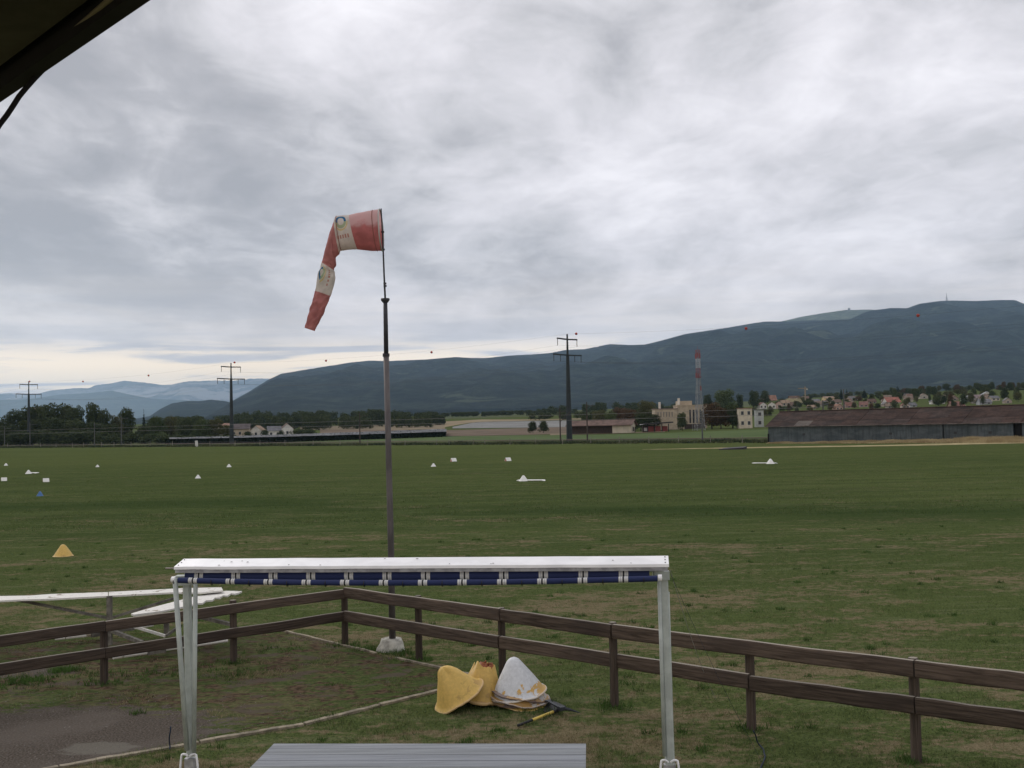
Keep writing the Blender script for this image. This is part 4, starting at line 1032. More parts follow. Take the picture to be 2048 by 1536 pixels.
def clump_grass():
    """taller unmown tufts where the mower cannot reach"""
    P = []
    for px, py, n, r in ((208, 1368, 40, .22), (467, 1326, 60, .25), (690, 1291, 90, .3), (838, 1320, 60, .25), (1005, 1362, 60, .25), (1229, 1412, 80, .25), (1503, 1460, 60, .2), (1833, 1524, 60, .2), (800, 1308, 110, .3), (740, 1300, 50, .25), (130, 1342, 170, .22), (180, 1352, 40, .3), (60, 1362, 140, .45), (20, 1366, 90, .4), (560, 1300, 50, .5), (380, 1345, 60, .6), (300, 1350, 60, .5), (460, 1350, 80, .5), (1060, 1426, 40, .4), (1075, 1300, 10, .3)):
        g = PZ(px, py)
        for i in range(int(n * 0.6)): P.append((g.x + random.gauss(0, r * 0.6), g.y + random.gauss(0, r * 0.5)))
    for i in range(330):
        y = 9 + 30 * random.random() ** 1.3; x = random.uniform(-0.55, 0.55) * y
        if inside(YPOLY, np.array([x]), np.array([y]))[0] and random.random() < 0.7: continue
        for j in range(random.randint(3, 9)): P.append((x + random.gauss(0, 0.05), y + random.gauss(0, 0.05)))
    P = np.array(P); blades('tall_grass', P[:, 0], P[:, 1], np.zeros(len(P)), RNG.uniform(0.035, 0.10, len(P)), 0.007, 7, mat('lush_blades', (0.055, 0.105, 0.022), 0.8, 0.3, 3, translucent=0.25), 0.8, 'lush unmown tufts round the posts and the mast foot', 0.03)
clump_grass()
def far_grass():
    n = 70000; u = RNG.uniform(0, 1, n); a, b = 44 ** -1.0, 190 ** -1.0; y = 1 / (a + (b - a) * u); x = RNG.uniform(-0.56, 0.56, n) * y
    cl = np.array([mn.noise(Vector((xx * 0.35, yy * 0.35, 0))) for xx, yy in zip(x, y)])
    k = RNG.uniform(0, 1, n) < np.clip(0.4 + cl, 0.03, 1); x, y = x[k], y[k]
    wv = (x - L0.x) * LN.x + (y - L0.y) * LN.y; k = wv < -3; x, y = x[k], y[k]
    blades('meadow_grass', x, y, np.zeros(len(x)), RNG.uniform(0.04, 0.10, len(x)), 0.016, 2, M_blade, 0.8, 'longer grass of the airfield further out', 0.08)
far_grass()
def verge():
    """rough strip along the field fence, running away to the left"""
    n = 26000; X = []; Y = []
    off = RNG.uniform(-3, 21, n); s = RNG.uniform(-80, 460, n)
    x = L0.x + LN.x * off + LD.x * s; y = L0.y + LN.y * off + LD.y * s
    cl = np.array([mn.noise(Vector((a / 9, b / 5, 0))) for a, b in zip(s, off)])
    k = (RNG.uniform(0, 1, n) < np.clip(0.55 + 0.9 * cl, 0.05, 1)); x, y, cl = x[k], y[k], cl[k]
    blades('verge_grass', x, y, np.array([tz(a, b) for a, b in zip(x, y)]), 0.25 + 0.55 * np.clip(cl + .2, 0, 1) * RNG.uniform(0.6, 1.4, len(x)), 0.13, 3, mat('verge_blades', (0.020, 0.036, 0.015), 0.9, 0, 0.12, col2=(0.075, 0.080, 0.035)), 0.9, 'rough dark verge grass along the field fence', 0.25)
verge()
# tan mown strip and tall dry grass before the hangar
patch('dry_track', [(1285, 168, 169.2), (1400, 166, 171), (1560, 162, 170), (1800, 158, 166), (2100, 152, 162)], field_mat('hay_strip', (0.26, 0.22, 0.11), (0.38, 0.32, 0.18), 0.5), lift=0.03, nx=60, rag=1.2)
def dry_grass():
    n = 22000; px = RNG.uniform(1535, 2150, n); t = RNG.uniform(0, 1, n) ** 1.6
    hx = [46.5, 96.5]; x = []; y = []; z = []; hh = []
    for i in range(n):
        q = (px[i] - 1535) / 615; k_ = (px[i] - CX) / FPX
        # front wall of the hangar in this column
        s = (k_ * 200.2 - 46.5) / (30.4 / 46.4 + k_ * 35 / 46.4); yw = 200.2 - 35 / 46.4 * s
        depth = 2.0 + 9 * q
        yy = yw - 0.4 - t[i] * depth; xx = k_ * yy; x.append(xx); y.append(yy); z.append(tz(xx, yy))
        hh.append((0.30 + 0.95 * max(0, q) * (1 - t[i] * 0.6)) * (0.7 + 0.7 * max(-0.5, mn.noise(Vector((xx / 3, yy / 3, 0))))))
    blades('dry_grass', np.array(x), np.array(y), np.array(z), np.maximum(0.08, np.array(hh)), 0.05, 3, mat('dry_blades', (0.34, 0.26, 0.14), 0.9, 0, 0.25, col2=(0.50, 0.41, 0.24), translucent=0.2), 0.7, 'tall dry straw-coloured grass in front of the long hangar', 0.2)
dry_grass()

# ---- hangar
def hangar():
    a = Vector((46.5, 200.2, 0)); d = Vector((30.4, -35.0, 0)).normalized(); ang = atan2(d.y, d.x)
    t = thing('hangar', 'long low hangar with grey corrugated walls and rusty brown roof behind dry grass', 'hangar', a); t.rotation_euler = (0, 0, ang)
    Lh = 92.0; W = 8.4; E = 3.05; Rg = 5.65
    def cor(name, c, c2, sc=7.0, axis=0, patchy=None):
        m = bpy.data.materials.new(name); m.use_nodes = True; nt = m.node_tree; k = NB(nt); b = nt.nodes['Principled BSDF']; b.inputs['Roughness'].default_value = 0.85; b.inputs['Specular IOR Level'].default_value = 0.1
        tcn = k.n('ShaderNodeTexCoord'); p = tcn.outputs['Object']; oi = k.n('ShaderNodeObjectInfo')
        n1 = k.noise(k.scale(p, (0.35, 1, 0.8)), 1.2, 5.0, 0.6, 0.4); n2 = k.noise(k.scale(p, (3, 3, 0.35)), 1.0, 4.0, 0.6)
        cc = k.mix(k.mr(n1, 0.35, 0.65), c, c2); cc = k.mix(k.mr(n2, 0.45, 0.7, 0, 0.5), cc, tuple(x * 0.55 for x in c))
        q = k.mr(oi.outputs['Random'], 0, 1, 0.85, 1.15, False); cc = k.mix(1.0, cc, k.comb(q, q, q), 'MULTIPLY')
        nt.links.new(cc, b.inputs['Base Color'])
        wv = k.m('SINE', k.m('MULTIPLY', k.sep(p)[0], 2 * pi * sc / 1.0)); bn = k.n('ShaderNodeBump'); bn.inputs['Distance'].default_value = 0.04; bn.inputs['Strength'].default_value = 0.5
        nt.links.new(wv, bn.inputs['Height']); nt.links.new(bn.outputs[0], b.inputs['Normal']); return m
    mw = cor('grey_corrugated', (0.070, 0.086, 0.092), (0.110, 0.128, 0.135), 4.0)
    mr = [cor('rusty_roof', (0.042, 0.029, 0.025), (0.074, 0.048, 0.040), 5.0), cor('brown_roof', (0.040, 0.031, 0.028), (0.075, 0.053, 0.046), 5.0), cor('pale_roof', (0.11, 0.095, 0.085), (0.15, 0.13, 0.115), 5.0)]
    dk = mat('dark_interior', (0.012, 0.012, 0.013), 0.9); tr = mat('hangar_trim', (0.045, 0.045, 0.047), 0.8, 0.2)
    # front wall panels on a 5.6 m module; one bay stands open near the right
    s = 0.0; i = 0
    bays = [5.6] * 5 + [5.4, 0.16, 5.6, 5.5, 1.3] + [5.6] * 9
    for i, bw in enumerate(bays):
        if i == 6 or i == 9:
            mb = MB(); mb.box((s + bw / 2, 0.35, E / 2), (bw, 0.05, E)); part(mb, 'open_bay' if i == 9 else 'door_gap', dk, t)
        else:
            mb = MB(); mb.box((s + bw / 2, 0.0, (E - 0.05) / 2), (bw - 0.04, 0.08, E - 0.15)); part(mb, 'wall_panel', mw, t)
            if i in (1, 4, 7, 8):
                mb = MB(); mb.box((s + bw * 0.35, -0.055, 1.55), (0.5, 0.03, 0.35)); part(mb, 'vent_panel', tr, t)
        s += bw
    mb = MB(); mb.add([(0, 0.06, -0.1), (0, W, -0.1), (0, W, E), (0, W / 2, Rg - 0.12), (0, 0.06, E), (0.1, 0.06, -0.1), (0.1, W, -0.1), (0.1, W, E), (0.1, W / 2, Rg - 0.12), (0.1, 0.06, E)],
        [(0, 1, 2, 3, 4)[::-1], (5, 6, 7, 8, 9)] + [(i, (i + 1) % 5, 5 + (i + 1) % 5, 5 + i) for i in range(5)]); part(mb, 'gable_wall', mw, t)
    mb = MB(); mb.box((Lh / 2, W, E / 2), (Lh, 0.1, E)); part(mb, 'rear_wall', mw, t)
    mb = MB(); mb.box((0.06, -0.12, 0.9), (0.22, 0.16, 1.7)); part(mb, 'door_post', dk, t)
    # roof sheets, row by row, with uneven laps
    sl = Vector((0, W / 2 + 0.55, Rg - (E - 0.05))); nrm = Vector((0, -sl.z, sl.y)).normalized()
    nb = 30; bw = (Lh + 0.8) / nb
    for side in (1, -1):
        for i in range(nb):
            for r in range(3 if side == 1 else 1):
                t0 = r / 3 if side == 1 else 0; t1 = (r + 1) / 3 if side == 1 else 1
                x0 = -0.4 + i * bw + 0.015; x1 = x0 + bw - 0.03; lift = 0.02 * (r % 2) + 0.015 * ((i * 7 + r * 3) % 3)
                def rp(x, q, up):
                    if side == 1: p = Vector((x, -0.5, E - 0.05)) + sl * q
                    else: p = Vector((x, W + 0.5, E - 0.05)) + Vector((0, -sl.y, sl.z)) * q
                    return p + Vector((0, 0, up))
                q = random.random(); mi = 0 if mn.noise(Vector((i * 0.35, r * 0.6, 2))) > -0.02 else 1
                if (i, r) in ((2, 0),) : mi = 2
                mb = MB(); P = [rp(x0, t0, lift), rp(x1, t0, lift), rp(x1, t1 + 0.015, lift), rp(x0, t1 + 0.015, lift)]; P2 = [p + Vector((0, 0, 0.05)) for p in P]
                mb.add(P + P2, [(0, 3, 2, 1), (4, 5, 6, 7), (0, 1, 5, 4), (1, 2, 6, 5), (2, 3, 7, 6), (3, 0, 4, 7)])
                part(mb, 'roof_sheet', mr[mi], t)
    mb = MB(); mb.beam((-0.4, W / 2 + 0.04, Rg + 0.12), (Lh + 0.4, W / 2 + 0.04, Rg + 0.12), 0.36, 0.10); part(mb, 'ridge_cap', mat('ridge_cap', (0.10, 0.07, 0.06), 0.8, 0.3), t)
    mb = MB(); mb.beam((-0.4, -0.52, E - 0.05), (Lh + 0.4, -0.52, E - 0.05), 0.10, 0.13); part(mb, 'gutter', mat('old_gutter', (0.14, 0.12, 0.11), 0.7, 0.4, 0.6), t)
hangar()

# ---- houses and other buildings
ROOFS = {}
def hmat(name, c, v=0.12): return mat(name, c, 0.85, v, 0.5, 0.0)
def house(px, by, wpx, wall, roof, label, wallc, roofc, dpx=None, rz=0.0, gable=False, win=2, storeys=1, Y=None, cat='house', name='house', chim=False, flat=False):
    g = at(px, Y) if Y else seat(px, by, 380)
    s = g.y / FPX; W = wpx * s; Hh = wall * s; Rr = roof * s; D = (dpx or wpx * 0.8) * s
    g = g - Vector((0, 0, 0.1))
    t = thing(name, label, cat, g); t.rotation_euler = (0, 0, R(rz))
    wm = hmat('render_%02d_%02d_%02d' % tuple(int(c * 99) for c in wallc), wallc); rm = hmat('roof_%02d_%02d_%02d' % tuple(int(c * 99) for c in roofc), roofc, 0.25)
    x0, x1, y0, y1 = -W / 2, W / 2, 0, D; o_ = 0.05 * W
    mb = MB()
    if flat or not Rr:
        mb.box((0, D / 2, Hh / 2), (W, D, Hh)); part(mb, 'wall', wm, t)
        mb = MB(); mb.box((0, D / 2, Hh + 0.1), (W + 0.4, D + 0.4, 0.2 + Rr)); part(mb, 'roof', rm, t)
    elif gable:      # gable faces the viewer
        mb.add([(x0, y0, 0), (x1, y0, 0), (x1, y0, Hh), (0, y0, Hh + Rr), (x0, y0, Hh), (x0, y1, 0), (x1, y1, 0), (x1, y1, Hh), (0, y1, Hh + Rr), (x0, y1, Hh)],
               [(0, 1, 2, 3, 4), (5, 6, 7, 8, 9)[::-1]] + [((i + 1) % 5, i, 5 + i, 5 + (i + 1) % 5) for i in (0, 1, 4)]); part(mb, 'wall', wm, t)
        for sg in (-1, 1):
            mb = MB(); k = 1.12; e = Vector((sg * (W / 2) * k, 0, Hh + Rr - Rr * k)); tt = 0.18
            P = [Vector((0, y0 - o_, Hh + Rr)), Vector((e.x, y0 - o_, e.z)), Vector((e.x, y1 + o_, e.z)), Vector((0, y1 + o_, Hh + Rr))]; P2 = [p + Vector((0, 0, tt)) for p in P]
            mb.add(P + P2, [(0, 1, 2, 3), (7, 6, 5, 4), (0, 4, 5, 1), (1, 5, 6, 2), (2, 6, 7, 3), (3, 7, 4, 0)]); part(mb, 'roof', rm, t)
    else:
        mb.add([(x0, y0, 0), (x1, y0, 0), (x1, y1, 0), (x0, y1, 0), (x0, y0, Hh), (x1, y0, Hh), (x1, y1, Hh), (x0, y1, Hh), (x0, D / 2, Hh + Rr), (x1, D / 2, Hh + Rr)],
               [(0, 1, 5, 4), (1, 2, 6, 9, 5), (2, 3, 7, 6), (3, 0, 4, 8, 7)]); part(mb, 'wall', wm, t)
        for sg in (0, 1):
            mb = MB(); k = 1.15; ye = D / 2 - sg_(sg) * (D / 2) * k; ze = Hh + Rr - Rr * k; tt = 0.18
            P = [Vector((x0 - o_, D / 2, Hh + Rr)), Vector((x1 + o_, D / 2, Hh + Rr)), Vector((x1 + o_, ye, ze)), Vector((x0 - o_, ye, ze))]; P2 = [p + Vector((0, 0, tt)) for p in P]
            mb.add(P + P2, [(0, 1, 2, 3), (7, 6, 5, 4), (0, 4, 5, 1), (1, 5, 6, 2), (2, 6, 7, 3), (3, 7, 4, 0)]); part(mb, 'roof', rm, t)
    gm = mat('window_glass', (0.03, 0.035, 0.04), 0.25, spec=0.5); fm = mat('window_frame', (0.45, 0.43, 0.40), 0.7)
    for st in range(storeys):
        for i in range(win):
            wx = x0 + W * (i + 0.5) / win; wz = Hh * (st + 0.55) / storeys; ww = min(1.1, W / win * 0.4); wh = min(1.3, Hh / storeys * 0.5)
            f_ = MB(); f_.box((wx, -0.03, wz), (ww + 0.2, 0.05, wh + 0.2)); fo = part(f_, 'window', fm, t)
            p_ = MB(); p_.box((wx, -0.065, wz), (ww, 0.03, wh)); part(p_, 'pane', gm, fo)
    if chim: mb = MB(); mb.box((W * 0.22, D * 0.5, Hh + Rr + 0.3), (0.7, 0.7, 1.6)); part(mb, 'chimney', wm, t)
    return t
def sg_(s): return 1 if s == 0 else -1
CR = (0.52, 0.46, 0.36); WH = (0.62, 0.60, 0.56); ORG = (0.24, 0.13, 0.09); TAN = (0.28, 0.20, 0.14); RED = (0.20, 0.10, 0.08); GRY = (0.16, 0.16, 0.17); BRN = (0.12, 0.075, 0.055)
# left hamlet
house(512, 858, 24, 16, 9, 'white gabled house furthest left of the three left of the windsock mast', WH, TAN, gable=True, win=1, rz=-12, Y=560)
house(549, 860, 26, 15, 8, 'white house with dark grey roof, middle of the three below the wood', WH, GRY, win=2, rz=15, Y=555)
house(575, 857, 24, 17, 10, 'bright white gabled house standing at the end of the hedge below the wood', WH, BRN, gable=True, win=1, rz=20, Y=565)
house(440, 848, 34, 26, 5, 'house with orange roof half hidden by bushes left of the second pylon', CR, ORG, win=2, Y=570)
house(480, 856, 36, 21, 9, 'large dark roofed farmhouse right of the second pylon', (0.40, 0.33, 0.25), (0.085, 0.07, 0.07), win=3, rz=8, Y=550)
# block peeping over the left trees
house(76, 872, 20, 74, 0, 'brown concrete tower block top showing above the dark left trees', (0.16, 0.13, 0.115), (0.10, 0.09, 0.085), flat=True, win=3, storeys=6, Y=560, cat='tower block', name='tower_block')
# station group
def station():
    Y = 398; g = at(1262, Y); s = Y / FPX
    t = thing('station_building', 'low station shed with long brown roof and cream gable end', 'station', g); t.rotation_euler = (0, 0, R(-38))
    wm = hmat('station_cream', (0.46, 0.42, 0.33)); rm = hmat('station_roof', (0.125, 0.08, 0.065), 0.25); dk = mat('dark_interior', (0.012, 0.012, 0.013), 0.9)
    # local x runs to the back left; cream gable at x=0, open bays further along
    L_ = 24.0; W_ = 6.0; Hh = 3.3; Rr = 1.5
    t.rotation_euler = (0, 0, R(158)); 
    def P_(x, y, z): return (x, -y, z)
    mb = MB(); mb.add([P_(0, 0, 0), P_(0, W_, 0), P_(0, W_, Hh), P_(0, W_ / 2, Hh + Rr), P_(0, 0, Hh), P_(7, 0, 0), P_(7, W_, 0), P_(7, W_, Hh), P_(7, W_ / 2, Hh + Rr), P_(7, 0, Hh)],
        [(0, 1, 2, 3, 4), (9, 8, 7, 6, 5)] + [((i + 1) % 5, i, 5 + i, 5 + (i + 1) % 5) for i in range(5)]); part(mb, 'wall', wm, t)
    mb = MB(); mb.box((15.5, -W_ * 0.5, Hh / 2), (17, 3.5, Hh)); part(mb, 'timber_infill', mat('dark_timber', (0.05, 0.035, 0.028), 0.9, 0.3), t)
    for i in range(5):
        mb = MB(); mb.box((8.5 + i * 3.6, -W_ + 0.3, Hh / 2), (0.25, 0.25, Hh)); part(mb, 'post', mat('pale_timber', (0.3, 0.26, 0.2), 0.8), t)
    for i in range(4):
        mb = MB(); mb.box((10.3 + i * 3.6, -W_ + 0.9, 0.8), (2.4, 0.6, 1.3)); part(mb, 'stacked_goods', [dk, mat('pale_timber', (0.3, 0.26, 0.2), 0.8), dk, hmat('white_goods', (0.5, 0.5, 0.48))][i], t)
    for sg in (0, 1):
        k = 1.3; ye = W_ / 2 + (W_ / 2 * k if sg else -W_ / 2 * k); ze = Hh + Rr - Rr * k
        P = [Vector(P_(-0.8, W_ / 2, Hh + Rr)), Vector(P_(L_ + 0.8, W_ / 2, Hh + Rr)), Vector(P_(L_ + 0.8, ye, ze)), Vector(P_(-0.8, ye, ze))]; P2 = [p + Vector((0, 0, 0.2)) for p in P]
        mb = MB(); mb.add(P + P2, [(0, 1, 2, 3), (7, 6, 5, 4), (0, 4, 5, 1), (1, 5, 6, 2), (2, 6, 7, 3), (3, 7, 4, 0)]); part(mb, 'roof', rm, t)
    mb = MB(); mb.box((-0.05, -W_ * 0.5, 1.5), (0.08, 1.6, 1.6)); part(mb, 'window', mat('window_glass', (0.03, 0.035, 0.04), 0.25), t)
    mb = MB(); mb.box((-0.05, -W_ * 0.87, 1.1), (0.08, 0.9, 2.1)); part(mb, 'door', dk, t)
station()
def canopy():
    g = at(1318, 402); t = thing('platform_canopy', 'black flat canopy over red kiosk panels beside the station shed', 'canopy', g)
    dk = mat('canopy_black', (0.02, 0.02, 0.022), 0.7); rd = hmat('kiosk_red', (0.22, 0.06, 0.055))
    mb = MB(); mb.beam((-5.5, 0, 3.0), (5.0, 1, 3.5), 4.0, 0.45); part(mb, 'roof', dk, t)
    for x in (-4, -1.5, 1.2, 3.6): mb = MB(); mb.box((x, 0.6, 1.5), (0.3, 0.3, 3.0)); part(mb, 'post', dk, t)
    for x in (-2.8, -0.2, 2.3): mb = MB(); mb.box((x, 1.1, 1.2), (2.0, 0.2, 1.9)); part(mb, 'panel', rd, t)
    g = at(1297, 405); t = thing('market_kiosk', 'small kiosk with white sloping roof beside the red panels', 'kiosk', g)
    mb = MB(); mb.box((0, 0, 1.2), (4.5, 2.2, 2.4)); part(mb, 'wall', mat('dark_timber', (0.05, 0.035, 0.028), 0.9, 0.3), t)
    mb = MB(); mb.beam((-3, -0.2, 2.9), (3, -0.2, 2.75), 3.4, 0.25); part(mb, 'roof', hmat('kiosk_white', (0.6, 0.6, 0.6)), t)
    for x in (-1.2, 0.8): mb = MB(); mb.box((x, -1.14, 1.1), (1.2, 0.06, 1.2)); part(mb, 'panel', hmat('kiosk_white', (0.6, 0.6, 0.6)), t)
canopy()
def factory():
    g = at(1362, 430); t = thing('cream_building', 'cream flat-roofed works building with tall pilasters behind the lattice mast', 'building', g)
    wm = hmat('factory_cream', (0.41, 0.34, 0.25)); dk = mat('window_glass', (0.03, 0.035, 0.04), 0.25); s = 430 / FPX
    mb = MB(); mb.box((-5.6, 5, 4.0), (8.6, 10, 8.0)); part(mb, 'left_wing', wm, t)
    mb = MB(); mb.box((4.6, 6, 4.6), (11.5, 11, 9.2)); part(mb, 'main_block', wm, t)
    mb = MB(); mb.box((2.6, 8, 10.2), (5.6, 6, 2.0)); part(mb, 'roof_house', wm, t)
    mb = MB(); mb.box((-5.6, 5, 8.15), (9.0, 10.4, 0.3)); part(mb, 'roof', hmat('flat_roof', (0.2, 0.15, 0.13)), t)
    mb = MB(); mb.box((4.6, 6, 9.35), (11.9, 11.4, 0.3)); part(mb, 'roof', wm, t)
    for x in (-7.6, 0.0): mb = MB(); mb.box((x, 4, 9.6 if x < -1 else 11), (0.8, 0.8, 2.6)); part(mb, 'chimney', hmat('chimney_white', (0.6, 0.56, 0.5)), t)
    for i in range(5):
        mb = MB(); mb.box((3.8 + i * 1.35, 0.46, 5.0), (0.65, 0.1, 5.2)); part(mb, 'window', dk, t)
    for i in range(6):
        mb = MB(); mb.box((-8.8 + i * 1.1, -0.04, 6.0), (0.45, 0.1, 2.0)); part(mb, 'window', mat('grey_pane', (0.2, 0.18, 0.15), 0.4), t)
    mb = MB(); mb.box((5.5, 0.3, 1.0), (8, 0.3, 2.0)); part(mb, 'base_wall', mat('dark_timber', (0.05, 0.035, 0.028), 0.9, 0.3), t)
factory()
house(1492, 861, 26, 40, 0, 'cream two-storey building with paired windows right of the autumn trees', CR, RED, flat=True, win=2, storeys=2, Y=402, cat='building', name='cream_house')
house(1520, 858, 16, 34, 0, 'pale grey block at the left end of the hangar', (0.42, 0.44, 0.42), GRY, flat=True, win=1, storeys=2, Y=412, cat='building', name='grey_block')
house(1330, 848, 40, 16, 5, 'reddish house behind the cream works building', (0.22, 0.13, 0.12), RED, win=3, Y=520)
# village on the rise
V_ = [
 (1540, 803, 26, 3, 9, 'house with broad orange-brown roof just under the dark round tree', TAN, ORG, 0, False),
 (1527, 818, 16, 8, 5, 'white gabled house nearest the left end of the village', WH, RED, 15, True),
 (1544, 819, 15, 9, 5, 'white gabled house second from the left end of the village', WH, RED, -15, True),
 (1558, 818, 14, 9, 5, 'pinkish gabled house third from the left end of the village', (0.5, 0.36, 0.3), RED, -10, True),
 (1573, 813, 18, 7, 5, 'tan house between the gabled row and the olive roof', (0.36, 0.3, 0.25), TAN, 10, False),
 (1592, 810, 28, 4, 9, 'house with long olive-yellow roof and a white gable wall', WH, (0.25, 0.22, 0.12), 12, False),
 (1590, 800, 20, 3, 5, 'small brown roofed house above the olive roof', TAN, BRN, 0, False),
 (1632, 806, 16, 4, 4, 'low white house under dark trees left of the yellow house', WH, GRY, 0, False),
 (1659, 803, 20, 7, 3, 'yellow rendered house with shallow roof', (0.60, 0.46, 0.24), TAN, 5, False),
 (1679, 820, 16, 6, 6, 'small salmon-coloured gabled house just above the hangar roof', (0.42, 0.28, 0.22), ORG, 20, True),
 (1703, 817, 20, 4, 7, 'house with low red roof just above the hangar ridge', (0.34, 0.24, 0.2), RED, 0, False),
 (1711, 801, 10, 4, 3, 'tiny white house between the two dark conifers', WH, GRY, 0, True),
 (1728, 815, 16, 5, 6, 'pink house with brown hipped roof', (0.38, 0.26, 0.24), (0.22, 0.12, 0.10), -10, False),
 (1745, 808, 16, 4, 5, 'brown roofed house right of the pink house', (0.30, 0.24, 0.2), BRN, 0, False),
 (1648, 812, 14, 4, 4, 'grey roofed house below the yellow house', (0.34, 0.32, 0.3), GRY, 0, False),
 (1625, 818, 16, 4, 4, 'tan roofed house right of the hangar ridge start', (0.3, 0.24, 0.2), TAN, 0, False),
 (1769, 808, 13, 7, 4, 'bright white gabled house at the left end of the red roof', WH, RED, -20, True),
 (1788, 808, 28, 4, 9, 'large house with bright red tiled roof in mid village', WH, (0.30, 0.125, 0.095), 8, False),
 (1812, 817, 15, 6, 5, 'white and red house just right of the large red roof', (0.5, 0.42, 0.38), RED, 0, True),
 (1828, 815, 14, 4, 5, 'blue-grey roofed cottage right of the white and red house', (0.36, 0.37, 0.38), GRY, 15, False),
 (1876, 808, 26, 6, 5, 'white house with wide gable between dark conifers', WH, GRY, -10, True),
 (1917, 814, 26, 3, 8, 'house with brownish red hipped roof above the hangar', TAN, (0.2, 0.10, 0.075), 5, False),
 (1941, 804, 22, 6, 6, 'pale grey house left of the white chalet', (0.45, 0.48, 0.47), (0.28, 0.29, 0.30), 8, True),
 (1956, 801, 20, 5, 6, 'house with dull pink roof behind the pale grey house', (0.4, 0.38, 0.36), (0.22, 0.17, 0.17), 0, False),
 (1975, 796, 22, 6, 6, 'highest white chalet of the village at the right', WH, (0.3, 0.31, 0.32), -12, True),
 (1992, 803, 18, 6, 4, 'cream house furthest right in the village', CR, GRY, 10, False),
 (1972, 810, 24, 5, 6, 'slate grey roofed house below the white chalet', (0.34, 0.35, 0.37), GRY, 0, False),
]
for (px, by, w_, wl, rf, lab, wc, rc, rz, gb) in V_:
    house(px, by, w_, wl, rf, lab, wc, rc, rz=rz, gable=gb, win=2 if w_ > 14 else 1)

rs = random.Random(11)
for i in range(26):
    px = rs.uniform(1590, 1780) if i < 16 else rs.uniform(1800, 2040); by = rs.uniform(799, 818) if px < 1780 else rs.uniform(796, 810)
    house(px, by, rs.uniform(12, 18), rs.uniform(4, 6), rs.uniform(4, 6), 'small muted house packed among the trees of the village', rs.choice([(0.36, 0.30, 0.25), (0.42, 0.38, 0.33), (0.30, 0.24, 0.20), (0.5, 0.47, 0.43)]), rs.choice([(0.19, 0.115, 0.085), (0.15, 0.10, 0.08), (0.20, 0.15, 0.115), (0.17, 0.16, 0.16)]), rz=rs.uniform(-25, 25), gable=rs.random() < 0.4, win=1)['group'] = 'small muted village houses'
# ---- trees
def leaf_mat(name, c, c2):
    m = mat(name, c, 0.9, 0, 0.9, 0.0, col2=c2, spec=0.15, obj_random=0.18, translucent=0.2); return m
LM = {'dark': leaf_mat('dark_leaves', (0.030, 0.044, 0.016), (0.064, 0.080, 0.032)), 'mid': leaf_mat('green_leaves', (0.038, 0.054, 0.018), (0.078, 0.092, 0.034)),
      'light': leaf_mat('light_green_leaves', (0.055, 0.080, 0.028), (0.095, 0.115, 0.045)), 'olive': leaf_mat('olive_leaves', (0.060, 0.064, 0.024), (0.105, 0.104, 0.042)),
      'brown': leaf_mat('autumn_leaves', (0.064, 0.042, 0.022), (0.115, 0.072, 0.038)), 'fir': leaf_mat('fir_needles', (0.012, 0.022, 0.014), (0.026, 0.038, 0.022))}
M_bark = mat('bark', (0.06, 0.05, 0.042), 0.95, 0.3, 3); M_birch = mat('pale_bark', (0.4, 0.38, 0.34), 0.9, 0.2, 3)
def crown_arrays(seed, shape, nl, ls, wr):
    """leaf quads spread over several clumps; unit height, width wr; returns V,F"""
    rg = np.random.default_rng(seed); C = []
    if shape == 'round':
        k = 17
        for i in range(k):
            a = rg.uniform(0, 2 * pi); u = rg.uniform(0, 1) ** 0.5; r = u * 0.34 * wr; z = 0.17 + (0.66 - 0.22 * u * u) * rg.uniform(0, 1)
            C.append((r * cos(a), r * sin(a), z, rg.uniform(0.13, 0.22) * (0.6 + 0.4 * wr), rg.uniform(0.11, 0.18)))
        C.append((-0.10, 0, 0.80, 0.24 * wr, 0.17)); C.append((0.14, 0.05, 0.78, 0.22 * wr, 0.16)); C.append((0.0, -0.14, 0.77, 0.2 * wr, 0.15)); C.append((0.0, 0.16, 0.76, 0.2 * wr, 0.15)); C.append((0.02, 0, 0.50, 0.32 * wr, 0.34))
    elif shape == 'tall':
        for i in range(9): z = 0.2 + 0.68 * i / 8; C.append((rg.uniform(-.05, .05), rg.uniform(-.05, .05), z, wr * (0.30 - 0.16 * abs(z - 0.45)), 0.13))
    elif shape == 'fir':
        for i in range(12): z = 0.1 + 0.88 * i / 11; C.append((rg.uniform(-.01, .01), 0, z, wr * 0.5 * (1.03 - z) + 0.012, 0.045))
    elif shape == 'bush':
        for i in range(8):
            a = rg.uniform(0, 2 * pi); r = rg.uniform(0, 0.35) * wr; C.append((r * cos(a), r * sin(a), rg.uniform(0.3, 0.62), rg.uniform(0.2, 0.3) * wr, rg.uniform(0.22, 0.34)))
    C = np.array(C); wgt = C[:, 3] ** 2 * C[:, 4]; wgt = wgt / wgt.sum(); ci = rg.choice(len(C), nl, p=wgt)
    d = rg.normal(size=(nl, 3)); d /= np.linalg.norm(d, axis=1)[:, None]; rad = rg.uniform(0.45, 1.0, nl) ** 0.5
    c = C[ci]; P = c[:, :3] + d * rad[:, None] * np.stack([c[:, 3], c[:, 3], c[:, 4]], 1)
    P[:, 2] = np.clip(P[:, 2], 0.03, 1.0)
    n = d + rg.normal(0, 0.6, (nl, 3)); n /= np.linalg.norm(n, axis=1)[:, None]
    r = rg.normal(size=(nl, 3)); u = np.cross(n, r); u /= np.linalg.norm(u, axis=1)[:, None]; v = np.cross(n, u)
    s = ls * rg.uniform(0.6, 1.4, nl)[:, None]
    V = np.stack([P - u * s - v * s * .6, P + u * s - v * s * .6, P + u * s + v * s * .6, P - u * s + v * s * .6], 1).reshape(-1, 3)
    return V, np.arange(nl * 4).reshape(-1, 4)
TP = {}
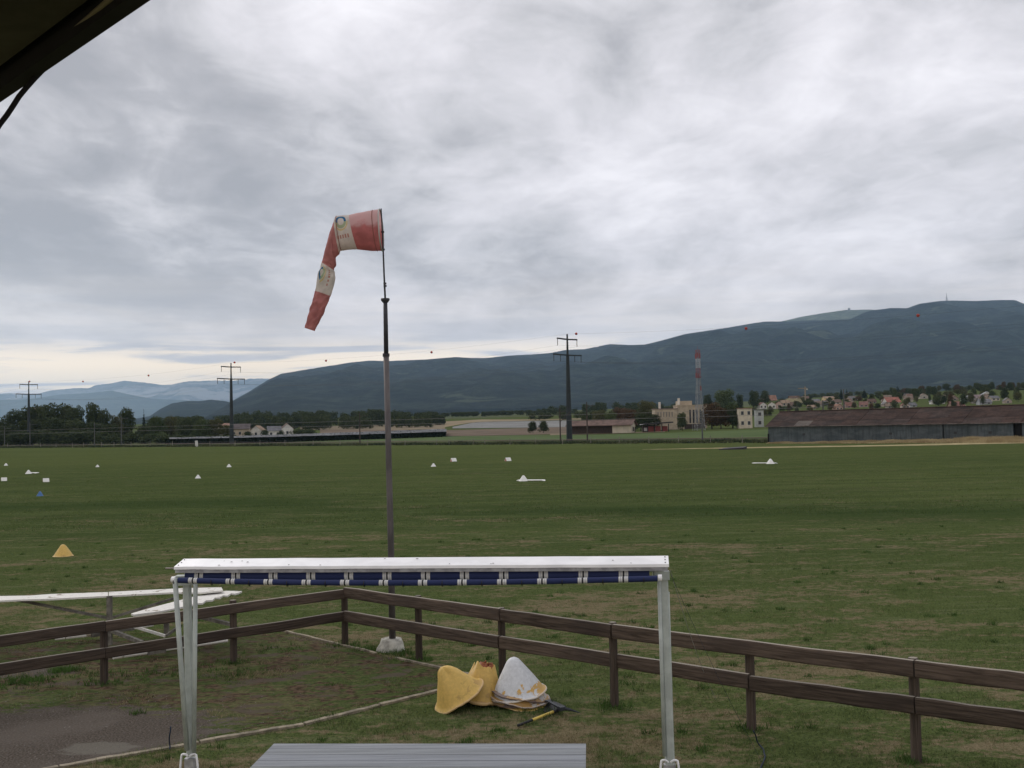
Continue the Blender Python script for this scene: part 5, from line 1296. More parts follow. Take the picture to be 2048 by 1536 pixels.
def tree_proto(key, shape, nl, ls, wr, mats, seed, trunk_m=M_bark):
    V, F = crown_arrays(seed, shape, nl, ls, wr); me = fast_mesh('crown', V, F, LM[mats]); 
    mb = MB(); th = 0.35 if shape in ('round',) else 0.6
    mb.tube([(0, 0, -0.02), (0.01, 0, th * 0.5), (0, 0, th)], [0.030, 0.022, 0.012], 7)
    for i in range(3):
        a = i * 2.1 + seed; mb.tube([(0, 0, th * 0.7), (0.14 * wr * cos(a), 0.14 * wr * sin(a), th + 0.15)], [0.012, 0.004], 5)
    tr = mb.build('trunk', trunk_m)
    TP[key] = (me.data, tr.data)
    for o in (me, tr): bpy.data.objects.remove(o)
for sh, nl, ls in (('round', 3400, 0.020), ('tall', 1500, 0.018), ('fir', 1400, 0.016), ('bush', 900, 0.035)):
    for mk in (('fir', 'dark') if sh == 'fir' else ('dark', 'mid', 'light', 'olive', 'brown')):
        for sd_ in (0, 1):
            wr = {'round': 0.95, 'tall': 0.42, 'fir': 0.34, 'bush': 1.3}[sh]
            tree_proto((sh, mk, sd_), sh, nl, ls, wr, mk, sd_ * 7 + 3)
def tree(px, top, wpx, shape, mk, label, Y=None, base=None, group=None, cat='tree', sd_=None, off=0.0):
    g = at(px, Y) if Y else seat(px, base, 300)
    s = g.y / FPX; zt_ = PY(px, top, g.y).z; H = max(1.0, (zt_ - g.z)) ; wr = {'round': 0.95, 'tall': 0.42, 'fir': 0.34, 'bush': 1.3}[shape]
    W = wpx * s / wr
    o = thing({'fir': 'conifer', 'bush': 'bush'}.get(shape, 'tree'), label, {'bush': 'bush'}.get(shape, 'tree'), g, group)
    o.rotation_euler = (0, 0, random.uniform(0, 6.28)); o.scale = (W, W, H)
    me, tr = TP[(shape, mk, random.randint(0, 1) if sd_ is None else sd_)]
    for nm, d in (('crown', me), ('trunk', tr)):
        c = bpy.data.objects.new(nm, d); COL.objects.link(c); c.parent = o
    return o
GL = 'dark broadleaf trees of the left clump'
def ltree(*a, **k):
    lab = k.pop('lab'); grp = k.pop('grp', None); return tree(*a[:5], lab, group=grp, **k)
for (px, top, w_, mk, Y) in ((-30, 842, 70, 'dark', 500), (4, 836, 60, 'dark', 505), (32, 815, 62, 'dark', 510), (64, 806, 62, 'dark', 505), (96, 802, 66, 'dark', 500), (128, 803, 62, 'mid', 505), (153, 808, 54, 'dark', 500), (186, 801, 46, 'mid', 505), (206, 814, 44, 'dark', 505),
                             (16, 848, 60, 'dark', 480), (58, 836, 66, 'dark', 482), (108, 832, 70, 'dark', 480), (150, 836, 60, 'mid', 482), (190, 842, 56, 'dark', 484), (224, 846, 44, 'dark', 486), (-10, 862, 60, 'dark', 470), (85, 858, 60, 'dark', 468), (170, 860, 60, 'dark', 470), (40, 862, 60, 'dark', 468), (130, 862, 60, 'dark', 470)):
    row = 'tall back-row' if Y >= 498 else ('middle-row' if Y >= 478 else 'low front-row')
    pl_ = 'left of the third pylon' if px < 45 else ('directly behind the third pylon' if px < 75 else ('between the third pylon and the thin railway mast' if px < 180 else 'at the right end of the clump'))
    lb = '%s %s tree in left clump, %s' % (row, 'dark' if mk == 'dark' else 'green', pl_)
    tree(px, top, w_, 'round', mk, lb, Y=Y, group='%s trees of the left clump, %s' % (row, pl_))
ML = [(254, 811, 44, 'round', 'mid', 520, 'tall rounded green tree standing alone right of the dark left clump'), (232, 828, 40, 'round', 'olive', 515, 'greyish olive tree filling the dip right of the dark left clump'),
      (288, 820, 13, 'fir', 'fir', 560, 'small pointed dark conifer right of the rounded green tree'), (286, 848, 40, 'round', 'dark', 480, 'dark low tree under the small pointed conifer'),
      (314, 830, 50, 'round', 'light', 520, 'yellow-green tree in the left hedge, brightest of its row'), (342, 829, 46, 'round', 'olive', 530, 'olive tree right of the yellow-green tree in the left hedge'),
      (370, 832, 50, 'round', 'mid', 500, 'broad green tree in the middle of the left hedge'), (395, 828, 50, 'round', 'dark', 560, 'dark tree standing behind the middle of the left hedge'), (404, 836, 46, 'round', 'light', 495, 'light green tree left of the second pylon'),
      (432, 835, 50, 'round', 'olive', 500, 'pale olive willow-like tree just left of the second pylon'), (322, 857, 34, 'bush', 'light', 465, 'light green rounded bush in front of the left hedge'), (300, 862, 40, 'bush', 'mid', 462, 'green bush in front of the left hedge, left of the light one'),
      (262, 862, 46, 'bush', 'dark', 465, 'dark low bush below the tall rounded green tree'), (350, 866, 40, 'bush', 'dark', 462, 'dark low bush right of the light green rounded bush'),
      (455, 848, 36, 'round', 'olive', 520, 'olive tree directly behind the second pylon'),
      (600, 854, 44, 'bush', 'dark', 545, 'long dark hedge bush right of the white gabled house'), (622, 855, 34, 'bush', 'dark', 540, 'dark round bush at the right end of the hamlet hedge'), (530, 855, 24, 'bush', 'dark', 540, 'dark bush between the left hamlet houses'), (495, 860, 26, 'bush', 'dark', 535, 'dark bush below the large farmhouse'),
      (562, 858, 20, 'bush', 'dark', 540, 'dark bush in front of the bright white gabled house'),
      (1066, 841, 22, 'round', 'dark', 455, 'left one of the pair of round dark trees in the open field'), (1087, 840, 24, 'round', 'dark', 455, 'right one of the pair of round dark trees in the open field'),
      (1200, 818, 46, 'round', 'olive', 450, 'yellowish tree behind the left part of the station roof'), (1222, 822, 40, 'round', 'light', 440, 'yellow-green tree behind the middle of the station roof'), (1240, 812, 48, 'round', 'brown', 470, 'reddish brown tree behind the station shed'),
      (1262, 815, 40, 'round', 'brown', 450, 'dull brown tree behind the cream gable of the station'), (1294, 797, 54, 'round', 'olive', 450, 'large olive tree rising behind the platform canopy'), (1282, 825, 40, 'round', 'dark', 430, 'dark tree beneath the large olive tree'), (1308, 826, 38, 'round', 'dark', 430, 'dark tree right behind the black canopy'),
      (1175, 828, 36, 'round', 'dark', 520, 'dark tree left of the station shed beyond the thin mast'), (1365, 823, 27, 'round', 'mid', 410, 'small green tree in front of the cream works building'),
      (1424, 802, 54, 'round', 'brown', 412, 'rusty autumn tree right of the lattice mast'), (1442, 812, 42, 'round', 'brown', 408, 'brown tree between the rusty tree and the green one'), (1466, 806, 50, 'round', 'mid', 410, 'green tree left of the cream two-storey building'), (1475, 825, 26, 'round', 'dark', 406, 'dark green tree against the cream two-storey building'),
      (1452, 776, 60, 'round', 'light', 700, 'big light green tree on the rise above the autumn trees'), (1416, 786, 24, 'round', 'dark', 710, 'dark tree at the left side of the big light green tree'), (1480, 786, 22, 'round', 'dark', 710, 'dark tree at the right side of the big light green tree'),
      (1508, 779, 30, 'round', 'dark', 760, 'round dark tree left of the orange-brown roof'), (1530, 779, 24, 'round', 'dark', 900, 'dark tree peeping over the orange-brown roof'),
      (1683, 775, 10, 'fir', 'fir', 900, 'tall slim dark conifer, left of the close pair in the village'), (1694, 778, 11, 'fir', 'fir', 900, 'slim dark conifer, right of the close pair in the village'), (1729, 778, 14, 'fir', 'fir', 900, 'dark conifer left of the bright red roof'),
      (1796, 772, 17, 'fir', 'fir', 900, 'tallest pointed conifer just behind the bright red roof'), (1833, 786, 18, 'round', 'dark', 850, 'dark rounded tree right of the tallest conifer'), (1820, 788, 26, 'round', 'light', 880, 'light green tree right of the tallest conifer'),
      (1862, 779, 15, 'fir', 'fir', 900, 'dark pointed conifer left of the white wide gable'), (1878, 783, 13, 'fir', 'fir', 950, 'dark conifer behind the white wide gable'), (1850, 790, 24, 'round', 'dark', 850, 'dark tree left of the white wide gabled house'),
      (2017, 768, 9, 'fir', 'fir', 1000, 'single small conifer on the skyline at the far right'), (2020, 782, 60, 'round', 'mid', 850, 'broad green tree right of the cream house'), (2046, 784, 44, 'round', 'dark', 840, 'dark tree at the right end of the village'), (1898, 806, 22, 'bush', 'dark', 760, 'dark shrub left of the brownish red hipped roof'),
      (1929, 786, 26, 'round', 'dark', 950, 'dark tree behind the pale grey house'), (1908, 788, 30, 'round', 'mid', 930, 'green tree behind the brownish red hipped roof')]
for (px, top, w_, sh, mk, Y, lab) in ML: tree(px, top, w_, sh, mk, lab, Y=Y)
# small garden trees scattered among the houses: nothing tells one from the next
for i in range(190):
    px = random.uniform(1500, 2100); Yv = random.uniform(560, 1050); g = at(px, Yv); h = random.uniform(3.2, 7.0) * (0.75 if px < 1780 else 1.15); q = proj(g + Vector((0, 0, h)))
    sh_ = random.choice(['round', 'round', 'bush']); mk_ = random.choice(['dark', 'dark', 'mid', 'mid', 'mid', 'olive', 'olive', 'brown'])
    lb = 'small %s garden %s %s' % ({'dark': 'dark green', 'mid': 'fresh green', 'olive': 'olive', 'brown': 'reddish autumn'}[mk_], 'tree' if sh_ == 'round' else 'bush', 'just behind the hangar roof' if Yv < 720 else ('among the middle rows of village houses' if Yv < 900 else 'at the top of the village'))
    tree(px, q[1], random.uniform(9, 20), sh_, mk_, lb, Y=Yv, group=lb + ', all alike')
# distant woods that read as one mass
def wood(name, outline, Yf, depth, n, mk, label, wpx=(20, 34), nl=420, minh=6):
    Vs = []; Fs = []; o_ = 0; x0, x1 = outline[0][0], outline[-1][0]
    for i in range(n):
        px = random.uniform(x0, x1); q = (i / n); Y = interp([(a[0], a[1]) for a in Yf], px) + depth * (1 - q)
        g = at(px, Y); top = interp(outline, px) + random.uniform(0, 6) + (0 if q < 0.5 else 9 * (q - 0.5) * 2)
        H = max(minh, PY(px, top, Y).z - g.z); W = random.uniform(*wpx) * Y / FPX
        V, F = crown_arrays(random.randint(0, 9999), 'round', nl, 0.045, 0.95)
        V = V * np.array([W, W, H]) + np.array([g.x, g.y, g.z - 0.05 * H]); Vs.append(V); Fs.append(F + o_); o_ += len(V)
    o = fast_mesh(name, np.concatenate(Vs), np.concatenate(Fs), LM[mk]); tag(o, label, kind='stuff'); return o
wood('wood', [(470, 822), (500, 817), (550, 816), (590, 818), (640, 815), (700, 819), (745, 811), (790, 817), (870, 819), (888, 829)], [(470, 860), (890, 720)], 130, 110, 'dark', 'dark wood beyond the brown fields left of centre', minh=8)
wood('wood', [(480, 828), (600, 826), (760, 826), (880, 832)], [(480, 820), (890, 700)], 20, 34, 'mid', 'paler green trees along the front edge of the wood left of centre', minh=8, wpx=(18, 30))
wood('wood', [(300, 832), (350, 829), (400, 826), (470, 824)], [(300, 900), (480, 900)], 90, 36, 'dark', 'dark wood behind the left hedge and hamlet')
wood('wood', [(885, 828), (930, 830), (985, 824), (1060, 818), (1075, 811), (1120, 809), (1160, 805), (1195, 802), (1250, 800), (1330, 804), (1420, 806)], [(885, 1100), (1100, 950), (1420, 850)], 120, 110, 'dark', 'dark treeline on the low rise in the middle distance', wpx=(14, 24), minh=5)
wood('wood', [(1060, 830), (1120, 824), (1200, 815), (1330, 818)], [(1060, 800), (1330, 620)], 60, 40, 'mid', 'green and olive trees on the slope behind the station', wpx=(18, 28), minh=6)
wood('wood', [(1600, 796), (1760, 793), (1850, 789), (1900, 786), (2000, 782), (2130, 778)], [(1600, 1150), (2130, 1000)], 150, 70, 'mid', 'tree belt behind the village at the foot of the mountain', wpx=(12, 22), minh=5)

# ---- vineyard under nets
def vineyard():
    t = thing('netted_vineyard', 'long dark rows of vines under pale grey netting beyond the left part of the fence', 'vineyard', at(600, 410))
    Vs = []; Fs = []; o_ = 0; rg = np.random.default_rng(5)
    for r in range(9):
        n = 2600; px = rg.uniform(345, 892, n) if r else rg.uniform(330, 892, n)
        Y0 = np.interp(px, [330, 500, 892], [405, 392, 432]) + r * 9.0
        P = np.array([list(at(a, b)) for a, b in zip(px[::20], Y0[::20])]); k = np.argsort(px[::20])
        X = np.interp(px, px[::20][k], P[k, 0]); Z = np.interp(px, px[::20][k], P[k, 2])
        c = np.stack([X, Y0 + rg.normal(0, 0.25, n), Z + rg.uniform(0.05, 1.0, n) ** 0.7 * 2.15], 1)
        nr = rg.normal(size=(n, 3)); u = np.cross(nr, rg.normal(size=(n, 3))); u /= np.linalg.norm(u, axis=1)[:, None]; v = np.cross(nr / np.linalg.norm(nr, axis=1)[:, None], u)
        s = 0.33
        V = np.stack([c - u * s - v * s, c + u * s - v * s, c + u * s + v * s, c - u * s + v * s], 1).reshape(-1, 3)
        Vs.append(V); Fs.append(np.arange(n * 4).reshape(-1, 4) + o_); o_ += n * 4
    V = np.concatenate(Vs) - np.array(t.location); o = fast_mesh('vine_rows', V, np.concatenate(Fs), LM['fir']); o.parent = t; o['kind'] = 'stuff'
    m = mat('hail_net', (0.15, 0.155, 0.165), 0.9, 0.3, 0.05, 0.0, stretch=(1, 4, 1))
    for r in range(9):
        mb = MB(); V = []
        for i in range(41):
            px = 338 + (893 - 338) * i / 40; Y0 = float(np.interp(px, [330, 500, 892], [405, 392, 432])) + r * 9.0
            for dy, dz in ((-1.0, 2.12), (0, 2.42), (3.6, 2.22), (7.6, 2.12)): V.append(at(px, Y0 + dy, dz + 0.12 * mn.noise(Vector((px * 0.08, r, dy))) ))
        mb.add(V, [(i * 4 + j, (i + 1) * 4 + j, (i + 1) * 4 + j + 1, i * 4 + j + 1) for i in range(40) for j in range(3)]); mb.build('net', m, t)
vineyard()

# ---- pylons, wires, marker balls
M_pyl = mat('weathered_steel', (0.022, 0.028, 0.030), 0.7, 0.2, 0.5); M_wire = mat('wire', (0.05, 0.05, 0.055), 0.6)
PB = [Vector((14.5 + 111 * k, 283 - 94 * k, 0)) for k in (1, 0, -1, -2, -3)]
TOPZ = [PY(2495, 567, PB[0].y).z, PY(1135.5, 668, PB[1].y).z, PY(459.5, 726, PB[2].y).z, PY(51.5, 763, PB[3].y).z]; TOPZ.append(TOPZ[3])
def pylon():
    H = TOPZ[1]
    t = thing('pylon', 'nearest dark tubular pylon, standing right of centre with two crossarms', 'pylon', PB[1]); t.rotation_euler = (0, 0, 0)
    L = MB(); L.tube([(0, 0, -0.3), (0, 0, H * 0.42), (0, 0, H - 5.3)], [0.82, 0.60, 0.42], 10); part(L, 'shaft', M_pyl, t)
    L = MB(); L.tube([(0, 0, H - 5.3), (0, 0, H)], [0.30, 0.20], 8); part(L, 'mast_head', M_pyl, t)
    n = Vector((LN.x, LN.y, 0))
    for z, h in ((H - 1.4, 4.2), (H - 5.5, 5.9)):
        for sg in (-1, 1):
            L = MB(); a = Vector((0, 0, z)) - n * 0.0; b = Vector((0, 0, z + 0.12)) + n * sg * h
            L.beam(a, b, 0.30, 0.34); part(L, 'crossarm', M_pyl, t)
            for q in ((1.0,) if h < 5 else (1.0, 0.52)):
                L = MB(); p = n * sg * h * q * 0.98 + Vector((0, 0, z)); L.tube([p, p - Vector((0, 0, 1.7))], [0.09, 0.09], 6); part(L, 'insulator', mat('insulator', (0.03, 0.03, 0.03), 0.4), t)
    return t
p0 = pylon(); index_kids(p0)
for i, lab in ((2, 'second dark pylon, left of the windsock mast near the white hamlet houses'), (3, 'third dark pylon, far left in front of the dense dark trees'), (0, None), (4, None)):
    if lab is None: continue
    c = copy_tree(p0, loc=PB[i], label=lab, group='pylons of the power line'); c.scale = (0.95, 0.95, TOPZ[i] / TOPZ[1])
p0['group'] = 'pylons of the power line'
def wires():
    n = Vector((LN.x, LN.y, 0)); D = [('top earth wire of the power line carrying the marker balls', 0, 0, 0.0, 0.010), ]
    for sg, nm in ((-1, 'near'), (1, 'far')):
        D.append((f'upper power cable hanging from the {nm} end of the short crossarms', sg * 4.1, -3.1, 1.0, 0.010))
        D.append((f'power cable hanging from the {nm} tip of the long crossarms', sg * 5.8, -7.2, 1.0, 0.010))
        D.append((f'power cable hanging from the inner {nm} insulator of the long crossarms', sg * 3.0, -7.2, 1.0, 0.010))
    for lab, off, dz, sag, r in D:
        pts = []
        for i in range(4):
            a = PB[i] + n * off; b = PB[i + 1] + n * off; za = TOPZ[i] + dz; zb = TOPZ[i + 1] + dz
            for j in range(12):
                q = j / 12; p = a.lerp(b, q); pts.append((p.x, p.y, za + (zb - za) * q - (1.6 + sag) * 4 * q * (1 - q)))
        mb = MB(); mb.tube(pts, r, 4); o = recentre(mb.build('power_cable', M_wire)); tag(o, lab, 'cable', 'cables of the power line')
wires()
def balls():
    rd = mat('marker_red', (0.42, 0.05, 0.035), 0.5, 0.15); dk = mat('marker_clamp', (0.06, 0.02, 0.02), 0.6)
    proto = None
    for px, py, lab in ((1836, 631, 'red marker ball on the earth wire against the mountain, furthest right'), (1492, 657, 'red marker ball just above the mountain crest right of the lattice mast'), (1152.5, 667.5, 'marker ball just right of the nearest pylon top'), (863, 704.5, 'marker ball above the ridge right of the windsock mast'),
                        (652, 721.5, 'marker ball above the ridge left of the windsock mast'), (469, 725, 'marker ball just right of the second pylon top'), (297, 751, 'marker ball above the pale mountains left of the second pylon'), (166, 763, 'marker ball in the sky above the dark left trees'), (59, 763, 'marker ball at the top of the third pylon')):
        k = (px - CX) / FPX; a = PB[1]; d = (PB[2] - PB[1]); s = (k * a.y - a.x) / (d.x - k * d.y); Y = a.y + d.y * s
        for _ in range(3): p = PY(px, py, Y); s = (p.x / p.y * a.y - a.x) / (d.x - p.x / p.y * d.y); Y = a.y + d.y * s
        p = PY(px, py, Y)
        if proto is None:
            proto = thing('marker_ball', lab, 'marker ball', p, 'marker balls on the earth wire')
            mb = MB(); mb.lathe([(0.01, -0.34), (0.17, -0.30), (0.30, -0.17), (0.345, -0.02)], 16); part(mb, 'lower_shell', rd, proto, True)
            mb = MB(); mb.lathe([(0.345, 0.02), (0.30, 0.17), (0.17, 0.30), (0.01, 0.34)], 16); part(mb, 'upper_shell', rd, proto, True)
            mb = MB(); mb.lathe([(0.335, -0.03), (0.365, -0.03), (0.365, 0.03), (0.335, 0.03)], 16); part(mb, 'joint_ring', dk, proto); index_kids(proto)
        else: copy_tree(proto, loc=p, label=lab)
balls()
# ---- lattice mast
def lattice():
    g = at(1399.5, 400); s = 400 / FPX; H = PY(1397, 700, 400).z - g.z
    t = thing('lattice_mast', 'tall red and white banded lattice radio mast beside the cream works building', 'radio mast', g); t.rotation_euler = (0, 0, R(12))
    rd = hmat('mast_red', (0.26, 0.07, 0.07)); wt = hmat('mast_white', (0.50, 0.50, 0.50)); gy = mat('galvanised', (0.24, 0.25, 0.26), 0.6, 0.2, 0.4)
    def half(z): return 0.62 + 0.95 * max(0, 1 - z / (H * 0.6)) ** 1.1
    def sec(z0, z1, m, name, r=0.075):
        mb = MB(); n = max(1, round((z1 - z0) / 1.8)); C4 = ((-1, -1), (1, -1), (1, 1), (-1, 1))
        for k in range(n):
            a = z0 + (z1 - z0) * k / n; b = z0 + (z1 - z0) * (k + 1) / n; ha, hb = half(a), half(b)
            for i in range(4):
                p, q = C4[i], C4[(i + 1) % 4]
                mb.tube([(p[0] * ha, p[1] * ha, a), (p[0] * hb, p[1] * hb, b)], r, 4)
                mb.tube([(p[0] * ha, p[1] * ha, a), (q[0] * hb, q[1] * hb, b)], r * 0.6, 4); mb.tube([(q[0] * ha, q[1] * ha, a), (p[0] * hb, p[1] * hb, b)], r * 0.6, 4)
                mb.tube([(p[0] * hb, p[1] * hb, b), (q[0] * hb, q[1] * hb, b)], r * 0.6, 4)
        part(mb, name, m, t)
    k = H / 162.0
    sec(0, H - 57 * k, gy, 'grey_section', 0.075); sec(H - 57 * k, H - 37 * k, rd, 'red_section', 0.05); sec(H - 37 * k, H - 18 * k, wt, 'white_section', 0.045); sec(H - 18 * k, H, rd, 'red_section', 0.055)
    for z, a in ((H - 2, 0.3), (H - 2.3, 2.2), (H - 1.8, 4.2), (H - 9.5, 1.2), (H - 9.2, 3.4), (H - 14, 5.3)):
        mb = MB(); mb.box((0.95 * cos(a), 0.95 * sin(a), z), (0.28, 0.28, 1.7), tilt(0, 0, a)); part(mb, 'antenna_panel', rd, t)
    mb = MB(); mb.box((0, 0, H - 9.9), (2.0, 2.0, 0.12)); part(mb, 'platform', rd, t)
    mb = MB(); mb.tube([(0, 0, H), (0, 0, H + 1.4)], 0.04, 5); part(mb, 'aerial', rd, t)
    mb = MB(); mb.tube([(-3.0, -0.5, 0), (-3.0, -0.5, 8.5)], 0.06, 5); part(mb, 'cable_riser', gy, t)
lattice()
# ---- railway masts with their wires
def line_masts():
    cm = mat('railway_mast', (0.095, 0.098, 0.095), 0.8, 0.2, 1.0); wd = mat('timber_pole', (0.060, 0.048, 0.040), 0.9, 0.25, 1.0)
    L = ((9, 853, cm, 'thin grey railway mast furthest left'), (60, 845, cm, 'thin railway mast right beside the third pylon'), (189, 845, cm, 'thin railway mast before the dark left trees'), (243, 832, cm, 'tall thin mast at the right end of the dark left trees'), (720, 826, wd, 'dark pole between the vineyard and the windsock mast'),
         (1121, 816, wd, 'dark pole with a slanting strut just left of the nearest pylon'), (1175, 804, wd, 'tall thin dark pole just right of the nearest pylon'), (1405, 822, cm, 'thin mast at the foot of the lattice radio mast'), (1648, 800, cm, 'thin pale mast rising behind the hangar ridge below the yellow house'), (1690, 778, cm, 'thin pale mast rising in front of the conifer pair'))
    for px, top, m, lab in L:
        g = line_pt(px, 23); H = PY(px, top, g.y).z - g.z
        t = thing('railway_mast', lab, 'mast', g, 'railway masts along the track'); 
        mb = MB(); mb.tube([(0, 0, -0.2), (0, 0, H)], [0.19, 0.13], 8); part(mb, 'pole', m, t)
        if px in (1121,): mb = MB(); mb.beam((0, 0, H - 3.4), (2.6, 1.2, H - 0.9), 0.13, 0.13); part(mb, 'strut', m, t)
        mb = MB(); mb.beam((0, 0, H - 1.0), (LN.x * 2.6, LN.y * 2.6, H - 0.7), 0.10, 0.10); part(mb, 'bracket_arm', m, t)
        mb = MB(); mb.tube([(LN.x * 2.5, LN.y * 2.5, H - 0.7), (LN.x * 2.5, LN.y * 2.5, H - 1.2)], 0.08, 6); part(mb, 'insulator', mat('insulator', (0.03, 0.03, 0.03), 0.4), t)
    pts = [line_pt(px, 25.5) for px in (-120, 9, 60, 189, 243, 720, 1121, 1175, 1405, 1700)]
    for k, (dz, lab) in enumerate(((6.6, 'pale upper wire strung along the railway masts'), (5.3, 'lower contact wire strung along the railway masts'))):
        mb = MB(); mb.tube([p + Vector((0, 0, dz)) for p in pts], 0.028, 4); tag(recentre(mb.build('overhead_wire', mat('pale_wire', (0.20, 0.19, 0.18), 0.6))), lab, 'wire')
line_masts()
# ---- field fence posts
def field_posts():
    t = thing('field_fence', 'line of thin grey leaning posts with wire along the far edge of the airfield', 'fence', line_pt(1100, 0))
    m = mat('grey_stake', (0.20, 0.185, 0.16), 0.9, 0.3, 2.0)
    P = []
    for i, px in enumerate((15, 81, 112, 145, 167, 203, 228, 262, 300, 345, 420, 470, 520, 570, 626, 680, 735, 810, 873, 898, 947, 970, 1020, 1071, 1125, 1181, 1239, 1298, 1358, 1421, 1485)):
        g = line_pt(px, 0); H = 1.45 if px > 600 else 1.7; ln = Vector((random.uniform(-.05, .16), 0, 0)) * (2 if px > 1000 else 0.5)
        P.append(g + ln * 0.8 + Vector((0, 0, H * 0.8))); mb = MB(); mb.tube([g, g + ln + Vector((0, 0, H))], [0.085, 0.07], 6); mb.build('post', m, t)
    for dz in (0, -0.5): mb = MB(); mb.tube([p + Vector((0, 0, dz)) for p in P], 0.012, 3); mb.build('wire', M_wire, t)
    g = line_pt(393, -2); t = thing('marker_post', 'short white marker post at the far left edge of the field', 'post', g)
    wm = hmat('post_white', (0.6, 0.6, 0.57)); mb = MB(); mb.box((0, 0, 0.9), (0.75, 0.3, 1.8), tilt(0, R(-4))); part(mb, 'board', wm, t); mb = MB(); mb.box((-0.15, 0.0, 1.95), (0.3, 0.25, 0.5)); part(mb, 'cap', M_black, t)
field_posts()

# ---- markers out on the airfield
WF = mat('white_marker_paint', (0.78, 0.78, 0.75), 0.6, 0.05, 3.0); BF = mat('blue_marker_paint', (0.07, 0.16, 0.36), 0.6, 0.1, 3.0)
def fcone(px, by, w_, lab, m, asp=0.62):
    g = PZ(px, by); s = g.y / FPX; r = w_ * s / 2 / 1.05
    V, F, UV = cone_mesh(r, r * 2 * asp, n=24, dents=0.03, seed=px); mb = MB(); mb.add(V, F); o = mb.build('marker_cone', m, None, True); uvl = o.data.uv_layers.new(name='UVMap')
    for l in o.data.loops: uvl.data[l.index].uv = UV[l.vertex_index]
    o.location = g; tag(o, lab, 'cone', 'marker cones out on the airfield')
for px, by, w_, lab in ((12, 931, 8, 'tiny white cone furthest left on the airfield'), (57, 947.5, 13, 'white cone with a short white board at its foot, at the left'), (195, 934, 8, 'tiny white cone between the left edge and the second pylon'), (396, 956.5, 12, 'white cone standing alone below the second pylon, the nearer one'),
                        (458, 934, 10, 'small white cone standing directly below the second pylon'), (867, 933, 11, 'white cone right of the windsock mast, nearest to it'), (1047, 962, 19, 'larger white cone on a white board in mid field'), (1541, 927.5, 17, 'white cone on a white board in front of the hangar')):
    fcone(px, by, w_, lab, WF)
fcone(80, 992, 14, 'small blue cone on the left of the airfield', BF, 0.7)
fcone(126.5, 1112, 39, 'yellow cone standing alone on the left of the field', M_ycone, 0.62)
for x0, x1, y, lab in ((1033, 1091, 962, 'white ground board under the white cone in mid field'), (1507, 1556, 927, 'white ground board under the cone in front of the hangar'), (52, 71, 946.5, 'short white ground board beside the left white cone')):
    a = PZ(x0, y); b = PZ(x1, y); mb = MB(); dep = 0.9; z = 0.06
    mb.add([(a.x, a.y, 0), (b.x, b.y, 0), (b.x, b.y + dep, 0), (a.x, a.y + dep, 0), (a.x, a.y, z), (b.x - 0.3, b.y, z), (b.x, b.y + dep, z), (a.x + 0.2, a.y + dep, z)], [(0, 3, 2, 1), (4, 5, 6, 7), (0, 1, 5, 4), (1, 2, 6, 5), (2, 3, 7, 6), (3, 0, 4, 7)])
    tag(recentre(mb.build('ground_board', WF)), lab, 'board')
def tent(px, by, w_, lab):
    g = PZ(px, by); s = g.y / FPX; W = w_ * s; t = thing('ridge_marker', lab, 'marker', g, 'tent-shaped runway edge markers'); W *= 0.85; t.rotation_euler = (0, 0, R(28))
    h = W * 0.55; L_ = W * 0.9; b = W * 0.38
    for sg, nm, m in ((-1, 'near_board', WF), (1, 'far_board', WF)):
        mb = MB(); P = [Vector((-L_ / 2, sg * b, 0)), Vector((L_ / 2, sg * b, 0)), Vector((L_ / 2, 0, h)), Vector((-L_ / 2, 0, h))]; P2 = [p + Vector((0, 0.02 * sg, 0.02)) for p in P]
        mb.add(P + P2, [(0, 1, 2, 3), (7, 6, 5, 4), (0, 4, 5, 1), (1, 5, 6, 2), (2, 6, 7, 3), (3, 7, 4, 0)]); part(mb, nm, m, t)
    for e in (-1, 1):
        mb = MB(); x = e * (L_ / 2 - 0.02); mb.add([(x, -b, 0), (x, b, 0), (x, 0, h - 0.01), (x + 0.015 * e, -b, 0), (x + 0.015 * e, b, 0), (x + 0.015 * e, 0, h - 0.01)], [(0, 1, 2), (5, 4, 3), (0, 3, 4, 1), (1, 4, 5, 2), (2, 5, 3, 0)])
        part(mb, 'end_board', hmat('marker_pink', (0.5, 0.22, 0.2)) if e < 0 else hmat('marker_grey', (0.30, 0.33, 0.36)), t)
tent(907, 923, 14, 'tent-shaped white marker in mid field, left of the two near the centre'); tent(1016, 922, 14, 'tent-shaped white marker in mid field, right of the two near the centre')
tent(8, 962, 14, 'tent-shaped white marker at the very left edge of the field'); tent(92, 964, 15, 'tent-shaped white marker near the left edge above the blue cone')
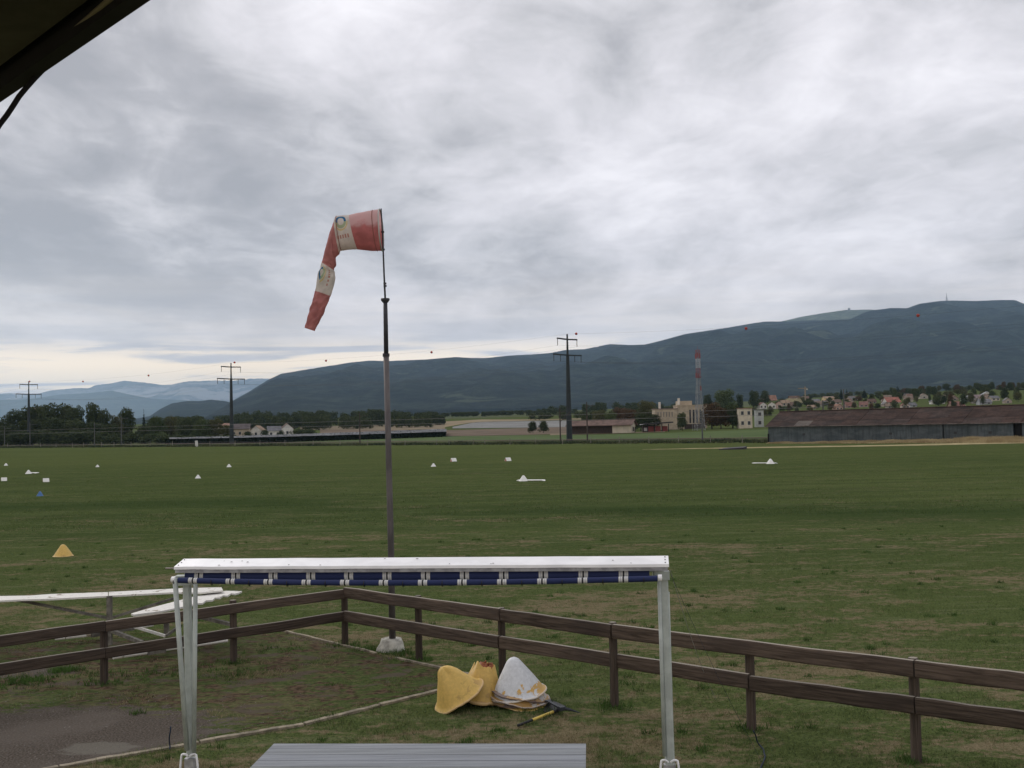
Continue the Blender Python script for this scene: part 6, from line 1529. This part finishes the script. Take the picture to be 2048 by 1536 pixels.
a = PZ(1468, 899); mb = MB(); mb.add([(-2.3, -0.6, 0), (1.2, -0.9, 0), (2.0, 0.7, 0), (-1.2, 0.9, 0), (-2.3, -0.6, 0.12), (1.2, -0.9, 0.28), (2.0, 0.7, 0.42), (-1.2, 0.9, 0.25)], [(0, 3, 2, 1), (4, 5, 6, 7), (0, 1, 5, 4), (1, 2, 6, 5), (2, 3, 7, 6), (3, 0, 4, 7)])
o = mb.build('dark_sheet', mat('dark_sheet', (0.035, 0.03, 0.035), 0.6)); o.location = a; tag(o, 'flat dark sheet lying on the edge of the tan track left of the hangar', 'sheet')
# ---- summit mast and crane
def summit():
    g = PY(1893.5, 602, 9990); s = g.y / FPX; t = thing('summit_mast', 'white radio mast on the highest mountain crest', 'radio mast', g - Vector((0, 0, 10)))
    mb = MB(); mb.tube([(0, 0, 0), (0, 0, 45)], [9, 6.5], 8); part(mb, 'tower_base', mat('summit_white', (0.5, 0.5, 0.52), 0.8), t); mb = MB(); mb.tube([(0, 0, 45), (0, 0, 80)], [4.0, 1.6], 6); part(mb, 'aerial', mat('summit_white', (0.5, 0.5, 0.52), 0.8), t)
    g = PY(1698, 620, 12400); t = thing('summit_dome', 'small round dome on top of the bald pale summit', 'dome', g - Vector((0, 0, 15)))
    mb = MB(); mb.lathe([(9, 0), (9, 15), (14, 20), (15, 27), (11, 36), (0.1, 41)], 14); part(mb, 'dome_shell', mat('dome_grey', (0.25, 0.25, 0.27), 0.8), t)
    g = at(1611, 800); H = PY(1612, 773, 800).z - g.z; t = thing('tower_crane', 'small tower crane with a short jib above the village roofs', 'crane', g); ym = hmat('crane_tan', (0.26, 0.21, 0.15))
    mb = MB(); mb.beam((0, 0, 0), (0, 0, H), 0.7, 0.7, up=(0, 1, 0)); part(mb, 'tower', ym, t); mb = MB(); mb.beam((-5.2, 0, H - 1.3), (1.6, 0, H - 1.3), 0.4, 0.5); part(mb, 'jib', ym, t); mb = MB(); mb.box((1.4, 0, H - 2), (0.9, 0.7, 1.0)); part(mb, 'counterweight', M_conc, t)
summit()
# dense undergrowth closing the foot of the left clump and hedge
wood('undergrowth', [(-60, 858), (60, 853), (200, 856), (240, 864), (300, 866), (400, 868), (470, 868)], [(-60, 470), (470, 445)], 14, 90, 'dark', 'dark bushes closing the foot of the trees at the left', wpx=(26, 40), nl=300, minh=3)
